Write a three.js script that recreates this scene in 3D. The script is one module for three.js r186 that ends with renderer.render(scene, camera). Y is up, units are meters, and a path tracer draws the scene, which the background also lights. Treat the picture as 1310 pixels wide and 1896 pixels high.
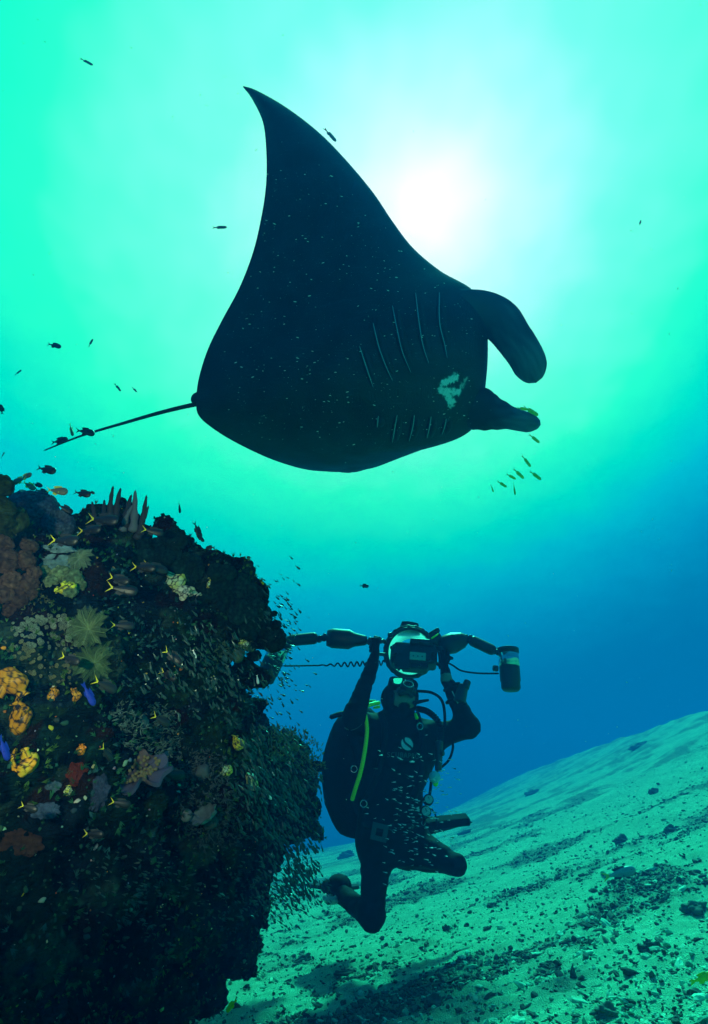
import * as THREE from 'three';
import { mergeGeometries, mergeVertices } from 'three/addons/utils/BufferGeometryUtils.js';
import { RoundedBoxGeometry } from 'three/addons/geometries/RoundedBoxGeometry.js';
import { ImprovedNoise } from 'three/addons/math/ImprovedNoise.js';

// ---------------------------------------------------------------- camera
const scene = new THREE.Scene();
const F = 1130, CX = 655, CY = 948, PITCH = 28.2 * Math.PI / 180;      // focal length and centre in photograph pixels
const camera = new THREE.PerspectiveCamera(2 * Math.atan(948 / F) * 180 / Math.PI, 708 / 1024, 0.05, 400);
camera.position.set(0, 0.65, 0);
camera.rotation.set(PITCH, 0, 0);
camera.updateMatrixWorld(true);
const renderer = new THREE.WebGLRenderer({ antialias: true });
renderer.toneMapping = THREE.LinearToneMapping;
renderer.toneMappingExposure = 1.68;
renderer.shadowMap.enabled = true;
renderer.shadowMap.type = THREE.PCFSoftShadowMap;

const CAM = camera.position.clone(), CP = Math.cos(PITCH), SP = Math.sin(PITCH);
function ray(px, py) {                                                   // direction of a pixel, one unit deep along the axis
  const x = (px - CX) / F, y = (CY - py) / F;
  return new THREE.Vector3(x, y * CP + SP, -CP + y * SP);
}
const at = (px, py, depth) => ray(px, py).multiplyScalar(depth).add(CAM);
const onZ = (px, py, z) => { const r = ray(px, py); return r.multiplyScalar(z / r.z).add(CAM); };
const SUN = ray(784, 390).normalize();

// ---------------------------------------------------------------- water light (sky) and sun
const s2l = c => c <= 0.04045 ? c / 12.92 : Math.pow((c + 0.055) / 1.055, 2.4);
const hexLin = (r, g, b) => [s2l(r / 255), s2l(g / 255), s2l(b / 255)];
const RAMP = [[0, 70, 104], [0, 95, 128], [0, 146, 170], [0, 186, 186], [0, 226, 176], [40, 253, 180], [110, 255, 210], [185, 255, 243], [255, 255, 255], [278, 278, 278]].map(c => hexLin(...c));
function ramp(p) {
  p = Math.min(Math.max(p, -1), 7.99) + 1;
  const i = Math.floor(p), f = p - i, a = RAMP[i], b = RAMP[Math.min(i + 1, 9)];
  return [0, 1, 2].map(k => a[k] + (b[k] - a[k]) * f);
}
const N0 = new ImprovedNoise();
const GP = [[0, 7.05], [3, 6.65], [6, 6.2], [10, 5.65], [14, 5.15], [19, 4.65], [24, 4.1], [28, 3.3], [32, 2.45], [36, 1.65], [40, 1.0], [45, 0.4], [52, -0.1], [70, -0.7], [180, -1]];
function glow(g) {
  for (let i = 1; i < GP.length; i++) if (g <= GP[i][0]) { const a = GP[i - 1], b = GP[i], f = (g - a[0]) / (b[0] - a[0]); return a[1] + (b[1] - a[1]) * f; }
  return -1;
}
{
  const W = 1024, H = 512, data = new Float32Array(W * H * 4);
  for (let j = 0; j < H; j++) for (let i = 0; i < W; i++) {
    const el = ((j + 0.5) / H - 0.5) * Math.PI, az = ((i + 0.5) / W - 0.5) * 2 * Math.PI;
    const d = new THREE.Vector3(Math.cos(el) * Math.cos(az), Math.sin(el), Math.cos(el) * Math.sin(az));
    const g = Math.acos(Math.min(1, d.dot(SUN))) * 180 / Math.PI;
    const e = el * 180 / Math.PI;
    let p = glow(g * (1 + 0.34 * (d.x - 0.1) * Math.min(1, Math.max(0, (66 - e) / 25))) - 1.2 * Math.max(0, 1 - g / 60) * Math.max(0, -d.x - 0.22) * Math.max(0, (e - 50) / 12));
    p += 0.022 * Math.max(-12, Math.min(40, e - 26)) * Math.min(1, Math.max(0, (g - 16) / 16)) * Math.min(1, Math.max(0, (75 - g) / 20));
    if (d.y > 0.25) {                                                     // faint ripples of the surface overhead
      const sx = d.x / d.y, sz = d.z / d.y;
      p += 0.15 * N0.noise(sx * 9, sz * 9, 1.7) + 0.12 * N0.noise(sx * 23 + 5, sz * 17, 4.2) + 0.14 * N0.noise(sx * 2.6, sz * 2.6, 8.1);
    }
    const c = ramp(p), o = (j * W + i) * 4;
    data[o] = c[0]; data[o + 1] = c[1]; data[o + 2] = c[2]; data[o + 3] = 1;
  }
  const sky = new THREE.DataTexture(data, W, H, THREE.RGBAFormat, THREE.FloatType);
  sky.mapping = THREE.EquirectangularReflectionMapping;
  sky.minFilter = sky.magFilter = THREE.LinearFilter; sky.needsUpdate = true;
  scene.background = sky; scene.environment = sky;
}
const sun = new THREE.DirectionalLight(new THREE.Color().setRGB(0.03, 1, 0.62), 5);    // sunlight after metres of sea water
sun.position.copy(SUN).multiplyScalar(30); sun.castShadow = true; sun.shadow.radius = 12;
Object.assign(sun.shadow.camera, { left: -14, right: 14, top: 14, bottom: -14, near: 1, far: 80 });
sun.shadow.mapSize.set(2048, 2048);
scene.add(sun, sun.target);
scene.fog = new THREE.FogExp2(new THREE.Color().setRGB(0.003, 0.27, 0.95), 0.053);

// ---------------------------------------------------------------- helpers
let seed = 7;
const reseed = n => { seed = n >>> 0; };
const rnd = () => { seed = (seed + 0x6D2B79F5) >>> 0; let t = seed; t = Math.imul(t ^ (t >>> 15), t | 1); t ^= t + Math.imul(t ^ (t >>> 7), t | 61); return ((t ^ (t >>> 14)) >>> 0) / 4294967296; };
const rr = (a, b) => a + (b - a) * rnd();
const V = (x, y, z) => new THREE.Vector3(x, y, z);
const lerp = (a, b, t) => a + (b - a) * t;
const clamp = (x, a, b) => Math.min(b, Math.max(a, x));
const sstep = (a, b, x) => { const t = clamp((x - a) / (b - a), 0, 1); return t * t * (3 - 2 * t); };
const noise = (x, y, z) => N0.noise(x + 31.7, y + 17.3, z + 53.1);
const fbm = (x, y, z, o = 4) => { let a = 0.5, s = 0; for (let i = 0; i < o; i++) { s += a * noise(x, y, z); x *= 2.03; y *= 2.03; z *= 2.03; a *= 0.5; } return s; };
const hash3 = (i, j, k) => { let h = Math.imul(i, 374761393) ^ Math.imul(j, 668265263) ^ Math.imul(k, 2147483647 - 77); h = Math.imul(h ^ (h >>> 13), 1274126177); return ((h ^ (h >>> 16)) >>> 0) / 4294967296; };
function cells(x, y, z) {                                                // distance to the nearest of scattered points, and that point's number
  const i0 = Math.floor(x), j0 = Math.floor(y), k0 = Math.floor(z); let best = 9, id = 0, second = 9;
  for (let a = -1; a < 2; a++) for (let b = -1; b < 2; b++) for (let c = -1; c < 2; c++) {
    const i = i0 + a, j = j0 + b, k = k0 + c, h = hash3(i, j, k);
    const dx = i + h - x, dy = j + hash3(j, k, i + 9) - y, dz = k + hash3(k + 5, i, j) - z, d = dx * dx + dy * dy + dz * dz;
    if (d < best) { second = best; best = d; id = h; } else if (d < second) second = d;
  }
  return [Math.sqrt(best), id, Math.sqrt(second)];
}
const names = {};
function numbered(n) { const k = names[n] = (names[n] ?? -1) + 1; return k ? `${n}_${String(k).padStart(3, '0')}` : n; }
function tag(o, label, category, group, kind) {
  if (label) o.userData.label = label;
  if (category) o.userData.category = category;
  if (group) o.userData.group = group;
  if (kind) o.userData.kind = kind;
  return o;
}
function mesh(name, geo, mat, parent) {
  const m = new THREE.Mesh(Array.isArray(geo) ? merge(geo) : geo, mat);
  m.castShadow = m.receiveShadow = true;
  m.name = parent ? name : numbered(name);
  (parent || scene).add(m); return m;
}
function merge(list) {
  list = list.map(g => { g = g.index ? g.toNonIndexed() : g; for (const k of Object.keys(g.attributes)) if (!['position', 'normal', 'uv', 'color'].includes(k)) g.deleteAttribute(k); return g; });
  const uv = list.every(g => g.attributes.uv), co = list.every(g => g.attributes.color);
  list.forEach(g => { if (!uv) g.deleteAttribute('uv'); if (!co) g.deleteAttribute('color'); });
  return mergeGeometries(list);
}
function thing(name, label, category, pos, group) {
  const o = new THREE.Group(); o.name = numbered(name); scene.add(o);
  if (pos) o.position.copy(pos);
  return tag(o, label, category, group);
}
const rgb = (r, g, b) => new THREE.Color().setRGB(r, g, b);
function std(r, g, b, rough = 0.7, more = {}) { return new THREE.MeshStandardMaterial({ color: rgb(r, g, b), roughness: rough, metalness: 0, ...more }); }
function paint(geo, fn) {                                                // vertex colours by position
  const p = geo.attributes.position, c = new Float32Array(p.count * 3), v = V(0, 0, 0);
  for (let i = 0; i < p.count; i++) { v.fromBufferAttribute(p, i); const k = fn(v, i); c[3 * i] = k[0]; c[3 * i + 1] = k[1]; c[3 * i + 2] = k[2]; }
  geo.setAttribute('color', new THREE.BufferAttribute(c, 3)); return geo;
}
function displace(geo, fn) {
  const p = geo.attributes.position, v = V(0, 0, 0);
  for (let i = 0; i < p.count; i++) { v.fromBufferAttribute(p, i); fn(v, i); p.setXYZ(i, v.x, v.y, v.z); }
  geo.computeVertexNormals(); return geo;
}
const curve = pts => new THREE.CatmullRomCurve3(pts, false, 'centripetal');
function tube(pts, r0, r1 = r0, seg = 40, rad = 8) {                     // tapered tube with rounded ends
  const c = curve(pts), g = new THREE.TubeGeometry(c, seg, 1, rad), p = g.attributes.position, ctr = V(0, 0, 0), v = V(0, 0, 0);
  for (let i = 0; i <= seg; i++) {
    c.getPointAt(i / seg, ctr);
    const t = i / seg, r = (typeof r0 === 'function' ? r0(t) : lerp(r0, r1, t)) * (i === 0 || i === seg ? 0.02 : 1);
    for (let j = 0; j <= rad; j++) { const k = i * (rad + 1) + j; v.fromBufferAttribute(p, k).sub(ctr).multiplyScalar(r).add(ctr); p.setXYZ(k, v.x, v.y, v.z); }
  }
  g.computeVertexNormals(); return g;
}
const quatFrom = d => new THREE.Quaternion().setFromUnitVectors(V(0, 1, 0), d.clone().normalize());
function lathe(a, b, prof, seg = 24) {                                   // profile [[r, t]...] turned about the line a-b
  const d = b.clone().sub(a), L = d.length();
  const g = new THREE.LatheGeometry(prof.map(([r, t]) => new THREE.Vector2(Math.max(r, 1e-4), t * L)), seg);
  g.applyQuaternion(quatFrom(d)); g.translate(a.x, a.y, a.z); return g;
}
function cyl(a, b, r0, r1 = r0, bev = 0.25, seg = 22) {
  const L = b.distanceTo(a), e = Math.min(0.2, bev * Math.min(r0, r1) / L);
  return lathe(a, b, [[0, 0], [r0 * (1 - bev), 0], [r0, e], [r1, 1 - e], [r1 * (1 - bev), 1], [0, 1]], seg);
}
function box(c, w, h, d, right, up, rad = 0.006) {
  const g = new RoundedBoxGeometry(w, h, d, 2, Math.min(rad, w / 3, h / 3, d / 3));
  const x = right.clone().normalize(), z = x.clone().cross(up).normalize(), y = z.clone().cross(x);
  g.applyMatrix4(new THREE.Matrix4().makeBasis(x, y, z)); g.translate(c.x, c.y, c.z); return g;
}
function nets(sdf, lo, hi, cell, block = 6, margin = 0.12) {             // naive surface nets
  const nx = Math.ceil((hi.x - lo.x) / cell) + 1, ny = Math.ceil((hi.y - lo.y) / cell) + 1, nz = Math.ceil((hi.z - lo.z) / cell) + 1;
  const val = new Float32Array(nx * ny * nz), id = (i, j, k) => i + nx * (j + ny * k), br = block * cell * 0.87 + margin;
  for (let K = 0; K < nz; K += block) for (let J = 0; J < ny; J += block) for (let I = 0; I < nx; I += block) {
    const m = sdf(lo.x + (I + (block - 1) / 2) * cell, lo.y + (J + (block - 1) / 2) * cell, lo.z + (K + (block - 1) / 2) * cell), far = Math.abs(m) > br;
    for (let k = K; k < Math.min(K + block, nz); k++) for (let j = J; j < Math.min(J + block, ny); j++) for (let i = I; i < Math.min(I + block, nx); i++)
      val[id(i, j, k)] = far ? m : sdf(lo.x + i * cell, lo.y + j * cell, lo.z + k * cell);
  }
  const vid = new Int32Array(nx * ny * nz).fill(-1), pos = [], idx = [];
  for (let k = 0; k < nz - 1; k++) for (let j = 0; j < ny - 1; j++) for (let i = 0; i < nx - 1; i++) {
    let neg = 0; const c = [];
    for (let q = 0; q < 8; q++) { const x = val[id(i + (q & 1), j + (q >> 1 & 1), k + (q >> 2))]; c.push(x); if (x < 0) neg++; }
    if (neg === 0 || neg === 8) continue;
    let n = 0, sx = 0, sy = 0, sz = 0;
    for (let q = 0; q < 8; q++) for (let e = 0; e < 3; e++) {
      if (q >> e & 1) continue; const w = q | 1 << e, a = c[q], b = c[w];
      if ((a < 0) === (b < 0)) continue; const t = a / (a - b);
      sx += (q & 1) + (e === 0 ? t : 0); sy += (q >> 1 & 1) + (e === 1 ? t : 0); sz += (q >> 2) + (e === 2 ? t : 0); n++;
    }
    vid[id(i, j, k)] = pos.length / 3; pos.push(lo.x + (i + sx / n) * cell, lo.y + (j + sy / n) * cell, lo.z + (k + sz / n) * cell);
  }
  const quad = (a, b, c, d, flip) => { if (a < 0 || b < 0 || c < 0 || d < 0) return; if (flip) idx.push(a, d, c, a, c, b); else idx.push(a, b, c, a, c, d); };
  for (let k = 1; k < nz - 1; k++) for (let j = 1; j < ny - 1; j++) for (let i = 1; i < nx - 1; i++) {
    const a = val[id(i, j, k)] < 0;
    if (a !== val[id(i + 1, j, k)] < 0) quad(vid[id(i, j - 1, k - 1)], vid[id(i, j, k - 1)], vid[id(i, j, k)], vid[id(i, j - 1, k)], !a);
    if (a !== val[id(i, j + 1, k)] < 0) quad(vid[id(i - 1, j, k - 1)], vid[id(i - 1, j, k)], vid[id(i, j, k)], vid[id(i, j, k - 1)], !a);
    if (a !== val[id(i, j, k + 1)] < 0) quad(vid[id(i - 1, j - 1, k)], vid[id(i, j - 1, k)], vid[id(i, j, k)], vid[id(i - 1, j, k)], !a);
  }
  const g = new THREE.BufferGeometry();
  g.setAttribute('position', new THREE.Float32BufferAttribute(pos, 3)); g.setIndex(idx); g.computeVertexNormals(); return g;
}
const smin = (a, b, k) => { const h = Math.max(k - Math.abs(a - b), 0) / k; return Math.min(a, b) - h * h * k * 0.25; };
function capsule(x, y, z, a, b, ra, rb) {
  const bx = b.x - a.x, by = b.y - a.y, bz = b.z - a.z, px = x - a.x, py = y - a.y, pz = z - a.z;
  const t = clamp((px * bx + py * by + pz * bz) / (bx * bx + by * by + bz * bz + 1e-9), 0, 1);
  return Math.hypot(px - bx * t, py - by * t, pz - bz * t) - (ra + (rb - ra) * t);
}
function noiseTex(size, fn, srgb) {                                      // tileable greyscale or colour texture
  const d = new Uint8Array(size * size * 4);
  for (let j = 0; j < size; j++) for (let i = 0; i < size; i++) { const c = fn(i / size, j / size), o = (j * size + i) * 4; for (let k = 0; k < 3; k++) d[o + k] = clamp((Array.isArray(c) ? c[k] : c) * 255, 0, 255); d[o + 3] = 255; }
  const t = new THREE.DataTexture(d, size, size); t.wrapS = t.wrapT = THREE.RepeatWrapping; t.magFilter = THREE.LinearFilter; t.minFilter = THREE.LinearMipmapLinearFilter;
  if (srgb) t.colorSpace = THREE.SRGBColorSpace; t.needsUpdate = true; return t;
}
const tile = (u, v, f, z, o = 3) => { let s = 0, a = 0.5; for (let i = 0; i < o; i++) { const q = f * 2 ** i, A = 2 * Math.PI; s += a * noise(Math.cos(A * u) * q / A + 3, Math.sin(A * u) * q / A + z, Math.cos(A * v) * q / A + Math.sin(A * v) * q / A * 1.31 + 7 * i); a *= 0.55; } return s; };
const bumpFine = noiseTex(512, (u, v) => 0.5 + 0.9 * tile(u, v, 40, 2, 4));
const bumpCoarse = noiseTex(512, (u, v) => 0.5 + 0.9 * tile(u, v, 14, 9, 5));

// ---------------------------------------------------------------- the photographer's own strobe, out of frame at the left
{
  const p = V(-0.62, 0.86, -0.12), aim = V(-1.0, 1.16, -2.0), dir = aim.clone().sub(p).normalize();
  const t = thing('camera_strobe', 'strobe of the photographer just outside the left of the picture', 'strobe', p), bk = std(0.02, 0.02, 0.02, 0.5);
  mesh('strobe_body', lathe(dir.clone().multiplyScalar(-0.16), V(0, 0, 0), [[0, 0], [0.04, 0], [0.05, 0.15], [0.05, 0.95], [0.044, 1], [0, 1]]), bk, t);
  mesh('lamp_window', lathe(dir.clone().multiplyScalar(0.001), dir.clone().multiplyScalar(0.005), [[0, 0], [0.042, 0], [0.042, 1], [0, 1]]), new THREE.MeshStandardMaterial({ color: 0xffffff, emissive: rgb(0.9, 1, 0.6), emissiveIntensity: 2 }), t);
  const L = new THREE.SpotLight(rgb(0.85, 1, 0.65), 5, 0, 0.46, 1, 2); L.position.copy(p).addScaledVector(dir, 0.02); L.target.position.copy(aim); L.castShadow = true; L.shadow.radius = 2; scene.add(L, L.target);
}

// ---------------------------------------------------------------- seabed
function groundBase(x, z) {
  const d = Math.max(0, -z - 3);
  let s = x < -2 ? -0.32 + 0.12 * (Math.max(x, -10) + 2) : x < 6 ? 0.2 * x + 0.02 * x * x : 1.92 + 0.44 * (Math.min(x, 9) - 6) + 0.05 * Math.max(0, Math.min(x, 30) - 9);
  return s + 0.022 * d - 0.0006 * Math.min(30, Math.max(0, d - 12)) ** 2 + 0.02;
}
function groundY(x, z) {
  const near = 1 / (1 + Math.max(0, Math.hypot(x, z) - 5) * 0.1);
  let h = groundBase(x, z);
  const r = x * 0.84 - z * 0.55, q = x * 0.55 + z * 0.84;                 // furrows run across the slope
  h += 0.11 * fbm(r * 0.35, 3.3, q * 0.9, 3) + 0.05 * fbm(r * 1.6, 1.1, q * 3.2, 3);
  h += (0.03 * fbm(x * 9, 5.5, z * 9, 3) + 0.016 * fbm(r * 17, 2.2, q * 34, 3)) * near;
  const [cd] = cells(x * 5, 0.5, z * 5); h += 0.02 * Math.max(0, 0.45 - cd) * near;
  return h;
}
const pickSand = (x, z) => {  // near band: dark rubble, deepened to stand for the reef shade
  const r = x * 0.84 - z * 0.55, q = x * 0.55 + z * 0.84;
  return sstep(0.0, 0.24, fbm(r * 0.45, 8.8, q * 1.15, 4) + 0.5 * fbm(x * 1.7, 3.1, z * 1.7, 3) + 0.4 * fbm(x * 8, 6.1, z * 8, 3) - 0.035 + 0.22 * Math.exp(-(((x + 0.35) / 0.7) ** 2)) * sstep(-4.2, -3.0, z) + 0.09 * sstep(-7.5, -10.5, z + 0.35 * x));  // last term: coral patches that also darken the far slope for haze
};
{
  const pos = [], idx = [], col = [], uv = [];
  const NA = 420, NR = 430, rad = [];
  for (let j = 0; j <= NR; j++) { const t = j / NR; rad.push(0.5 * Math.pow(76, Math.pow(t, 1.25)) * 1); }
  for (let j = 0; j <= NR; j++) for (let i = 0; i <= NA; i++) {
    const a = lerp(-0.92, 0.92, i / NA), x = Math.sin(a) * rad[j], z = -Math.cos(a) * rad[j] + 0.4, y = groundY(x, z);
    pos.push(x, y, z); uv.push(x, z);
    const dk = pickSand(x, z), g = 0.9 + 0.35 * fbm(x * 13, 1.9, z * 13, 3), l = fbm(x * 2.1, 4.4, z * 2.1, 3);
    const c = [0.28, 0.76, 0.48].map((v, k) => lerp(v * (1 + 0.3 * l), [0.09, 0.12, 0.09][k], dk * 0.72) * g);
    col.push(...c);
  }
  for (let j = 0; j < NR; j++) for (let i = 0; i < NA; i++) { const a = j * (NA + 1) + i, b = a + NA + 1; idx.push(a, a + 1, b, a + 1, b + 1, b); }
  const back = pos.length / 3, bx = [];                                   // the sheet goes on behind the camera
  const g = new THREE.BufferGeometry();
  g.setAttribute('position', new THREE.Float32BufferAttribute(pos, 3)); g.setAttribute('color', new THREE.Float32BufferAttribute(col, 3)); g.setAttribute('uv', new THREE.Float32BufferAttribute(uv, 2));
  g.setIndex(idx); g.computeVertexNormals();
  const b = bumpFine.clone(); b.repeat.set(5.3, 5.3); b.needsUpdate = true;
  const m = mesh('seabed', g, new THREE.MeshStandardMaterial({ vertexColors: true, roughness: 0.95, bumpMap: b, bumpScale: 0.018 }));
  tag(m, null, null, null, 'structure');
  // behind the camera and to the sides
  const pos2 = [], idx2 = [], NB = 70;
  for (let j = 0; j <= 24; j++) for (let i = 0; i <= NB; i++) {
    const a = lerp(0.92, 2 * Math.PI - 0.92, i / NB), R = 0.5 * Math.pow(76, Math.pow(j / 24, 1.25)), x = Math.sin(a) * R, z = -Math.cos(a) * R + 0.4;
    pos2.push(x, groundBase(clamp(x, -30, 30), Math.min(z, 0)) + 0.03 * noise(x, 3, z), z);
  }
  for (let j = 0; j < 24; j++) for (let i = 0; i < NB; i++) { const a = j * (NB + 1) + i, c = a + NB + 1; idx2.push(a, a + 1, c, a + 1, c + 1, c); }
  const g2 = new THREE.BufferGeometry(); g2.setAttribute('position', new THREE.Float32BufferAttribute(pos2, 3)); g2.setIndex(idx2); g2.computeVertexNormals();
  tag(mesh('sand_flat', g2, std(0.28, 0.42, 0.26, 0.95)), null, null, null, 'structure');
}
function instances(name, geo, mat, list, label, category, group) {      // list of { p, s, q, c }
  const im = new THREE.InstancedMesh(geo, mat, list.length), M = new THREE.Matrix4(); im.name = numbered(name);
  list.forEach((e, i) => { im.setMatrixAt(i, M.compose(e.p, e.q || new THREE.Quaternion(), e.s)); if (e.c) im.setColorAt(i, e.c); });
  im.castShadow = im.receiveShadow = true; scene.add(im); return tag(im, label, category, group, 'stuff');
}
const randQ = () => new THREE.Quaternion().setFromEuler(new THREE.Euler(rr(0, 6.28), rr(0, 6.28), rr(0, 6.28)));
function rockGeo(sd, det = 2, amp = 0.35) {
  const g = mergeVertices((() => { const q = new THREE.IcosahedronGeometry(1, det); q.deleteAttribute('uv'); q.deleteAttribute('normal'); return q; })());
  return displace(g, v => { const k = 1 + amp * fbm(v.x * 1.3 + sd, v.y * 1.3, v.z * 1.3 - sd, 3) * 1.6; v.multiplyScalar(k * (1 + 0.5 * amp * fbm(v.x * 5, v.y * 5, v.z * 5 + sd, 3))); });
}
{
  reseed(11); const light = [], dark = [];
  for (let n = 0; n < 260000; n++) {
    const a = rr(-0.7, 0.62), R = 1.1 * Math.pow(11, Math.pow(rnd(), 1.0)), x = Math.sin(a) * R, z = -Math.cos(a) * R;
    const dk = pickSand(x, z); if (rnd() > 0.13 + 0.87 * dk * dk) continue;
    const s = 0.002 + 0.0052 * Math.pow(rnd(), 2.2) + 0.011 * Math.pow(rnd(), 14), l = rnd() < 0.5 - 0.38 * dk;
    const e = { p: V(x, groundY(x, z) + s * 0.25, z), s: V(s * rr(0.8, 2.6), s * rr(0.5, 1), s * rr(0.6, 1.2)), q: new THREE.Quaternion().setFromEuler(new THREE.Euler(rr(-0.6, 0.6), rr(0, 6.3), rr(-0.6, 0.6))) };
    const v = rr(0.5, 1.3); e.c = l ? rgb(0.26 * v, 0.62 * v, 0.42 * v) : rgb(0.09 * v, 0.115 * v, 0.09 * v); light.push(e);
  }
  instances('coral_rubble', rockGeo(3, 1, 0.7), std(1, 1, 1, 0.95, { flatShading: true }), light, 'loose broken coral rubble strewn over the sloping sand', 'rubble');
}
{ // larger single stones and dark lumps on the slope
  reseed(5); const geos = [rockGeo(1, 7, 0.8), rockGeo(9, 7, 0.85), rockGeo(17, 7, 0.75)], mats = [std(0.07, 0.09, 0.075, 0.95), std(0.11, 0.14, 0.11, 0.95)];
  const list = [[1284, 1688, 60, 26, 'long dark coral rock on the slope near the right edge'], [1063, 1814, 16, 26, 'upright oval dark stone on the pale sand at lower right'], [1018, 1790, 46, 16, 'flat dark stone just above the upright oval stone'], [1012, 1757, 40, 14, 'small flat rock in the middle of the lower sand'], [1205, 1765, 50, 34, 'dark knobbly rubble lump at the lower right of the sand'], [826, 1722, 18, 14, 'small dark stone on bright sand right of the kneeling leg'], [910, 1680, 24, 12, 'small dark rock on the dark rubble band'], [800, 1862, 50, 22, 'dark rock lying at the bottom centre of the sand'],
    [1240, 1540, 30, 14, 'dark stone high on the bright right slope'], [1150, 1560, 34, 16, 'low dark rock on the open right slope'], [1210, 1470, 26, 16, 'hazy far stone near the top of the slope'], [640, 1805, 50, 18, 'dark rubble rock in shade below the kneeling knee'], [1120, 1880, 60, 24, 'dark rock cut by the bottom edge of the picture'], [560, 1780, 44, 18, 'shaded rock at the foot of the reef']];
  const far = [[985, 1470, 34, 12, 'hazy dark coral patch on the skyline of the slope'], [1180, 1385, 50, 14, 'faint dark patch near the top right of the slope'], [640, 1588, 40, 14, 'hazy coral mound on the far sand left of the diver'], [860, 1544, 34, 10, 'faint dark ridge on the far sand beside the diver knee']];
  for (const [px, py, w, h, label] of [...list, ...far]) {
    const r = ray(px, py); let t = 0.6; for (; t < 30; t += 0.02) { const p = r.clone().multiplyScalar(t).add(CAM); if (p.y < groundY(p.x, p.z)) break; }
    const p = r.multiplyScalar(t).add(CAM), k = t / F / 2 * 1.1;
    const m = mesh('seabed_rock', geos[Math.floor(rnd() * 3)], mats[Math.floor(rnd() * 2)]); m.position.copy(p); m.position.y += h * k * 0.2;
    m.scale.set(w * k * 0.62, h * k * 0.9, w * k * 0.45); m.rotation.set(rr(-0.2, 0.2), rr(-0.4, 0.4), rr(0.1, 0.4)); tag(m, label, 'rock');
  }
}

// ---------------------------------------------------------------- reef
const REEF = [[205, 1022, 108, 2.45], [280, 1080, 112, 2.5], [360, 1110, 112, 2.5], [422, 1136, 97, 2.55], [250, 1230, 190, 2.4], [352, 1265, 92, 2.5], [462, 1318, 30, 2.75], [452, 1240, 36, 2.75], [95, 1155, 150, 2.05], [10, 1060, 120, 1.95], [-60, 980, 110, 1.95], [65, 1010, 80, 2.3],
  [60, 1350, 250, 2.05], [300, 1450, 205, 2.4], [495, 1448, 97, 2.95], [430, 1400, 90, 2.8], [567, 1522, 40, 2.95], [520, 1500, 70, 2.95], [395, 1590, 125, 2.6], [200, 1640, 220, 2.2], [0, 1580, 300, 1.85], [360, 1700, 110, 2.7], [440, 1600, 75, 2.9], [130, 1760, 210, 2.1],
  [-260, 1150, 300, 1.9], [-300, 1500, 380, 1.7], [-200, 1800, 300, 1.8], [-500, 1300, 420, 2.1]].map(([x, y, r, d]) => { const p = at(x, y, d); return [p.x, p.y, p.z, r * d / F]; });  // this row: reef beyond the left edge, added to block and shade
REEF.push(...[[543, 1452, 50, 3.55], [558, 1405, 34, 3.5], [543, 1462, 55, 4.0], [500, 1440, 90, 4.0], [440, 1420, 110, 3.9], [470, 1450, 92, 3.45], [420, 1400, 95, 3.4], [432, 1742, 62, 2.6], [330, 1810, 90, 2.4], [190, 1900, 110, 2.1], [470, 1690, 40, 2.85]].map(([x, y, r, d]) => { const p = at(x, y, d); return [p.x, p.y, p.z, r * d / F]; }));  // behind-ledge balls unseen, added to shade the sand; foot lumps darken the base
REEF.push([-2.1, 0.9, -1.0, 0.62], [-1.9, 0.3, -0.9, 0.6], [-2.4, 1.5, -1.9, 0.7], [-1.6, 0.0, -1.7, 0.5]);  // out-of-view reef mass added to darken the lower left
function reefSdf(x, y, z) {
  let d = 9; for (const [a, b, c, r] of REEF) d = smin(d, Math.hypot(x - a, y - b, z - c) - r, 0.13);
  if (Math.abs(d) > 0.22) return d;
  const n = fbm(x * 4.2, y * 4.2, z * 4.2, 3), [c] = cells(x * 8, y * 8, z * 8), [c2] = cells(x * 21 + 4, y * 21, z * 21);
  return d - 0.14 * n - 0.085 * (0.5 - c) - 0.035 * (0.45 - c2) + 0.045;
}
const reefGeo = nets(reefSdf, V(-3.3, -0.9, -4.85), V(0.15, 2.35, -0.25), 0.0145, 6, 0.24);
displace(reefGeo, (v, i) => { const n = reefGeo.attributes.normal, k = 0.014 * noise(v.x * 60, v.y * 60, v.z * 60) + 0.008 * noise(v.x * 110, v.y * 110, v.z * 110); v.x += n.getX(i) * k; v.y += n.getY(i) * k; v.z += n.getZ(i) * k; });
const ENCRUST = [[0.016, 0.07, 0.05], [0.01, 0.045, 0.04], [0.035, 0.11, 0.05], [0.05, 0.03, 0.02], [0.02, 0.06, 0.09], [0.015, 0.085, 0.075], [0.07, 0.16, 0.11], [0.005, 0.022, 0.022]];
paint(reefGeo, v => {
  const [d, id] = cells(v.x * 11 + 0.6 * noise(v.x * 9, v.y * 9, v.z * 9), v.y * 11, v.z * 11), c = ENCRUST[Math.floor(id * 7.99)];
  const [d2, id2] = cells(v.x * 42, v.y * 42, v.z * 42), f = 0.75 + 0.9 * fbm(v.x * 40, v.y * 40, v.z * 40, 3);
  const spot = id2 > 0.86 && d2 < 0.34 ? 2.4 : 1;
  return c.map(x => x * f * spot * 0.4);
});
{ const p = reefGeo.attributes.position, uv = new Float32Array(p.count * 2); for (let i = 0; i < p.count; i++) { uv[2 * i] = p.getX(i) + 0.6 * p.getZ(i); uv[2 * i + 1] = p.getY(i) + 0.3 * p.getZ(i); } reefGeo.setAttribute('uv', new THREE.BufferAttribute(uv, 2)); }
const bReef = bumpCoarse.clone(); bReef.repeat.set(7, 7); bReef.needsUpdate = true;
const dull = o => new THREE.MeshPhysicalMaterial({ specularIntensity: 0.08, ...o });
const reefRock = mesh('reef_rock', reefGeo, dull({ vertexColors: true, roughness: 0.95, bumpMap: bReef, bumpScale: 0.02 }));
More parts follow.
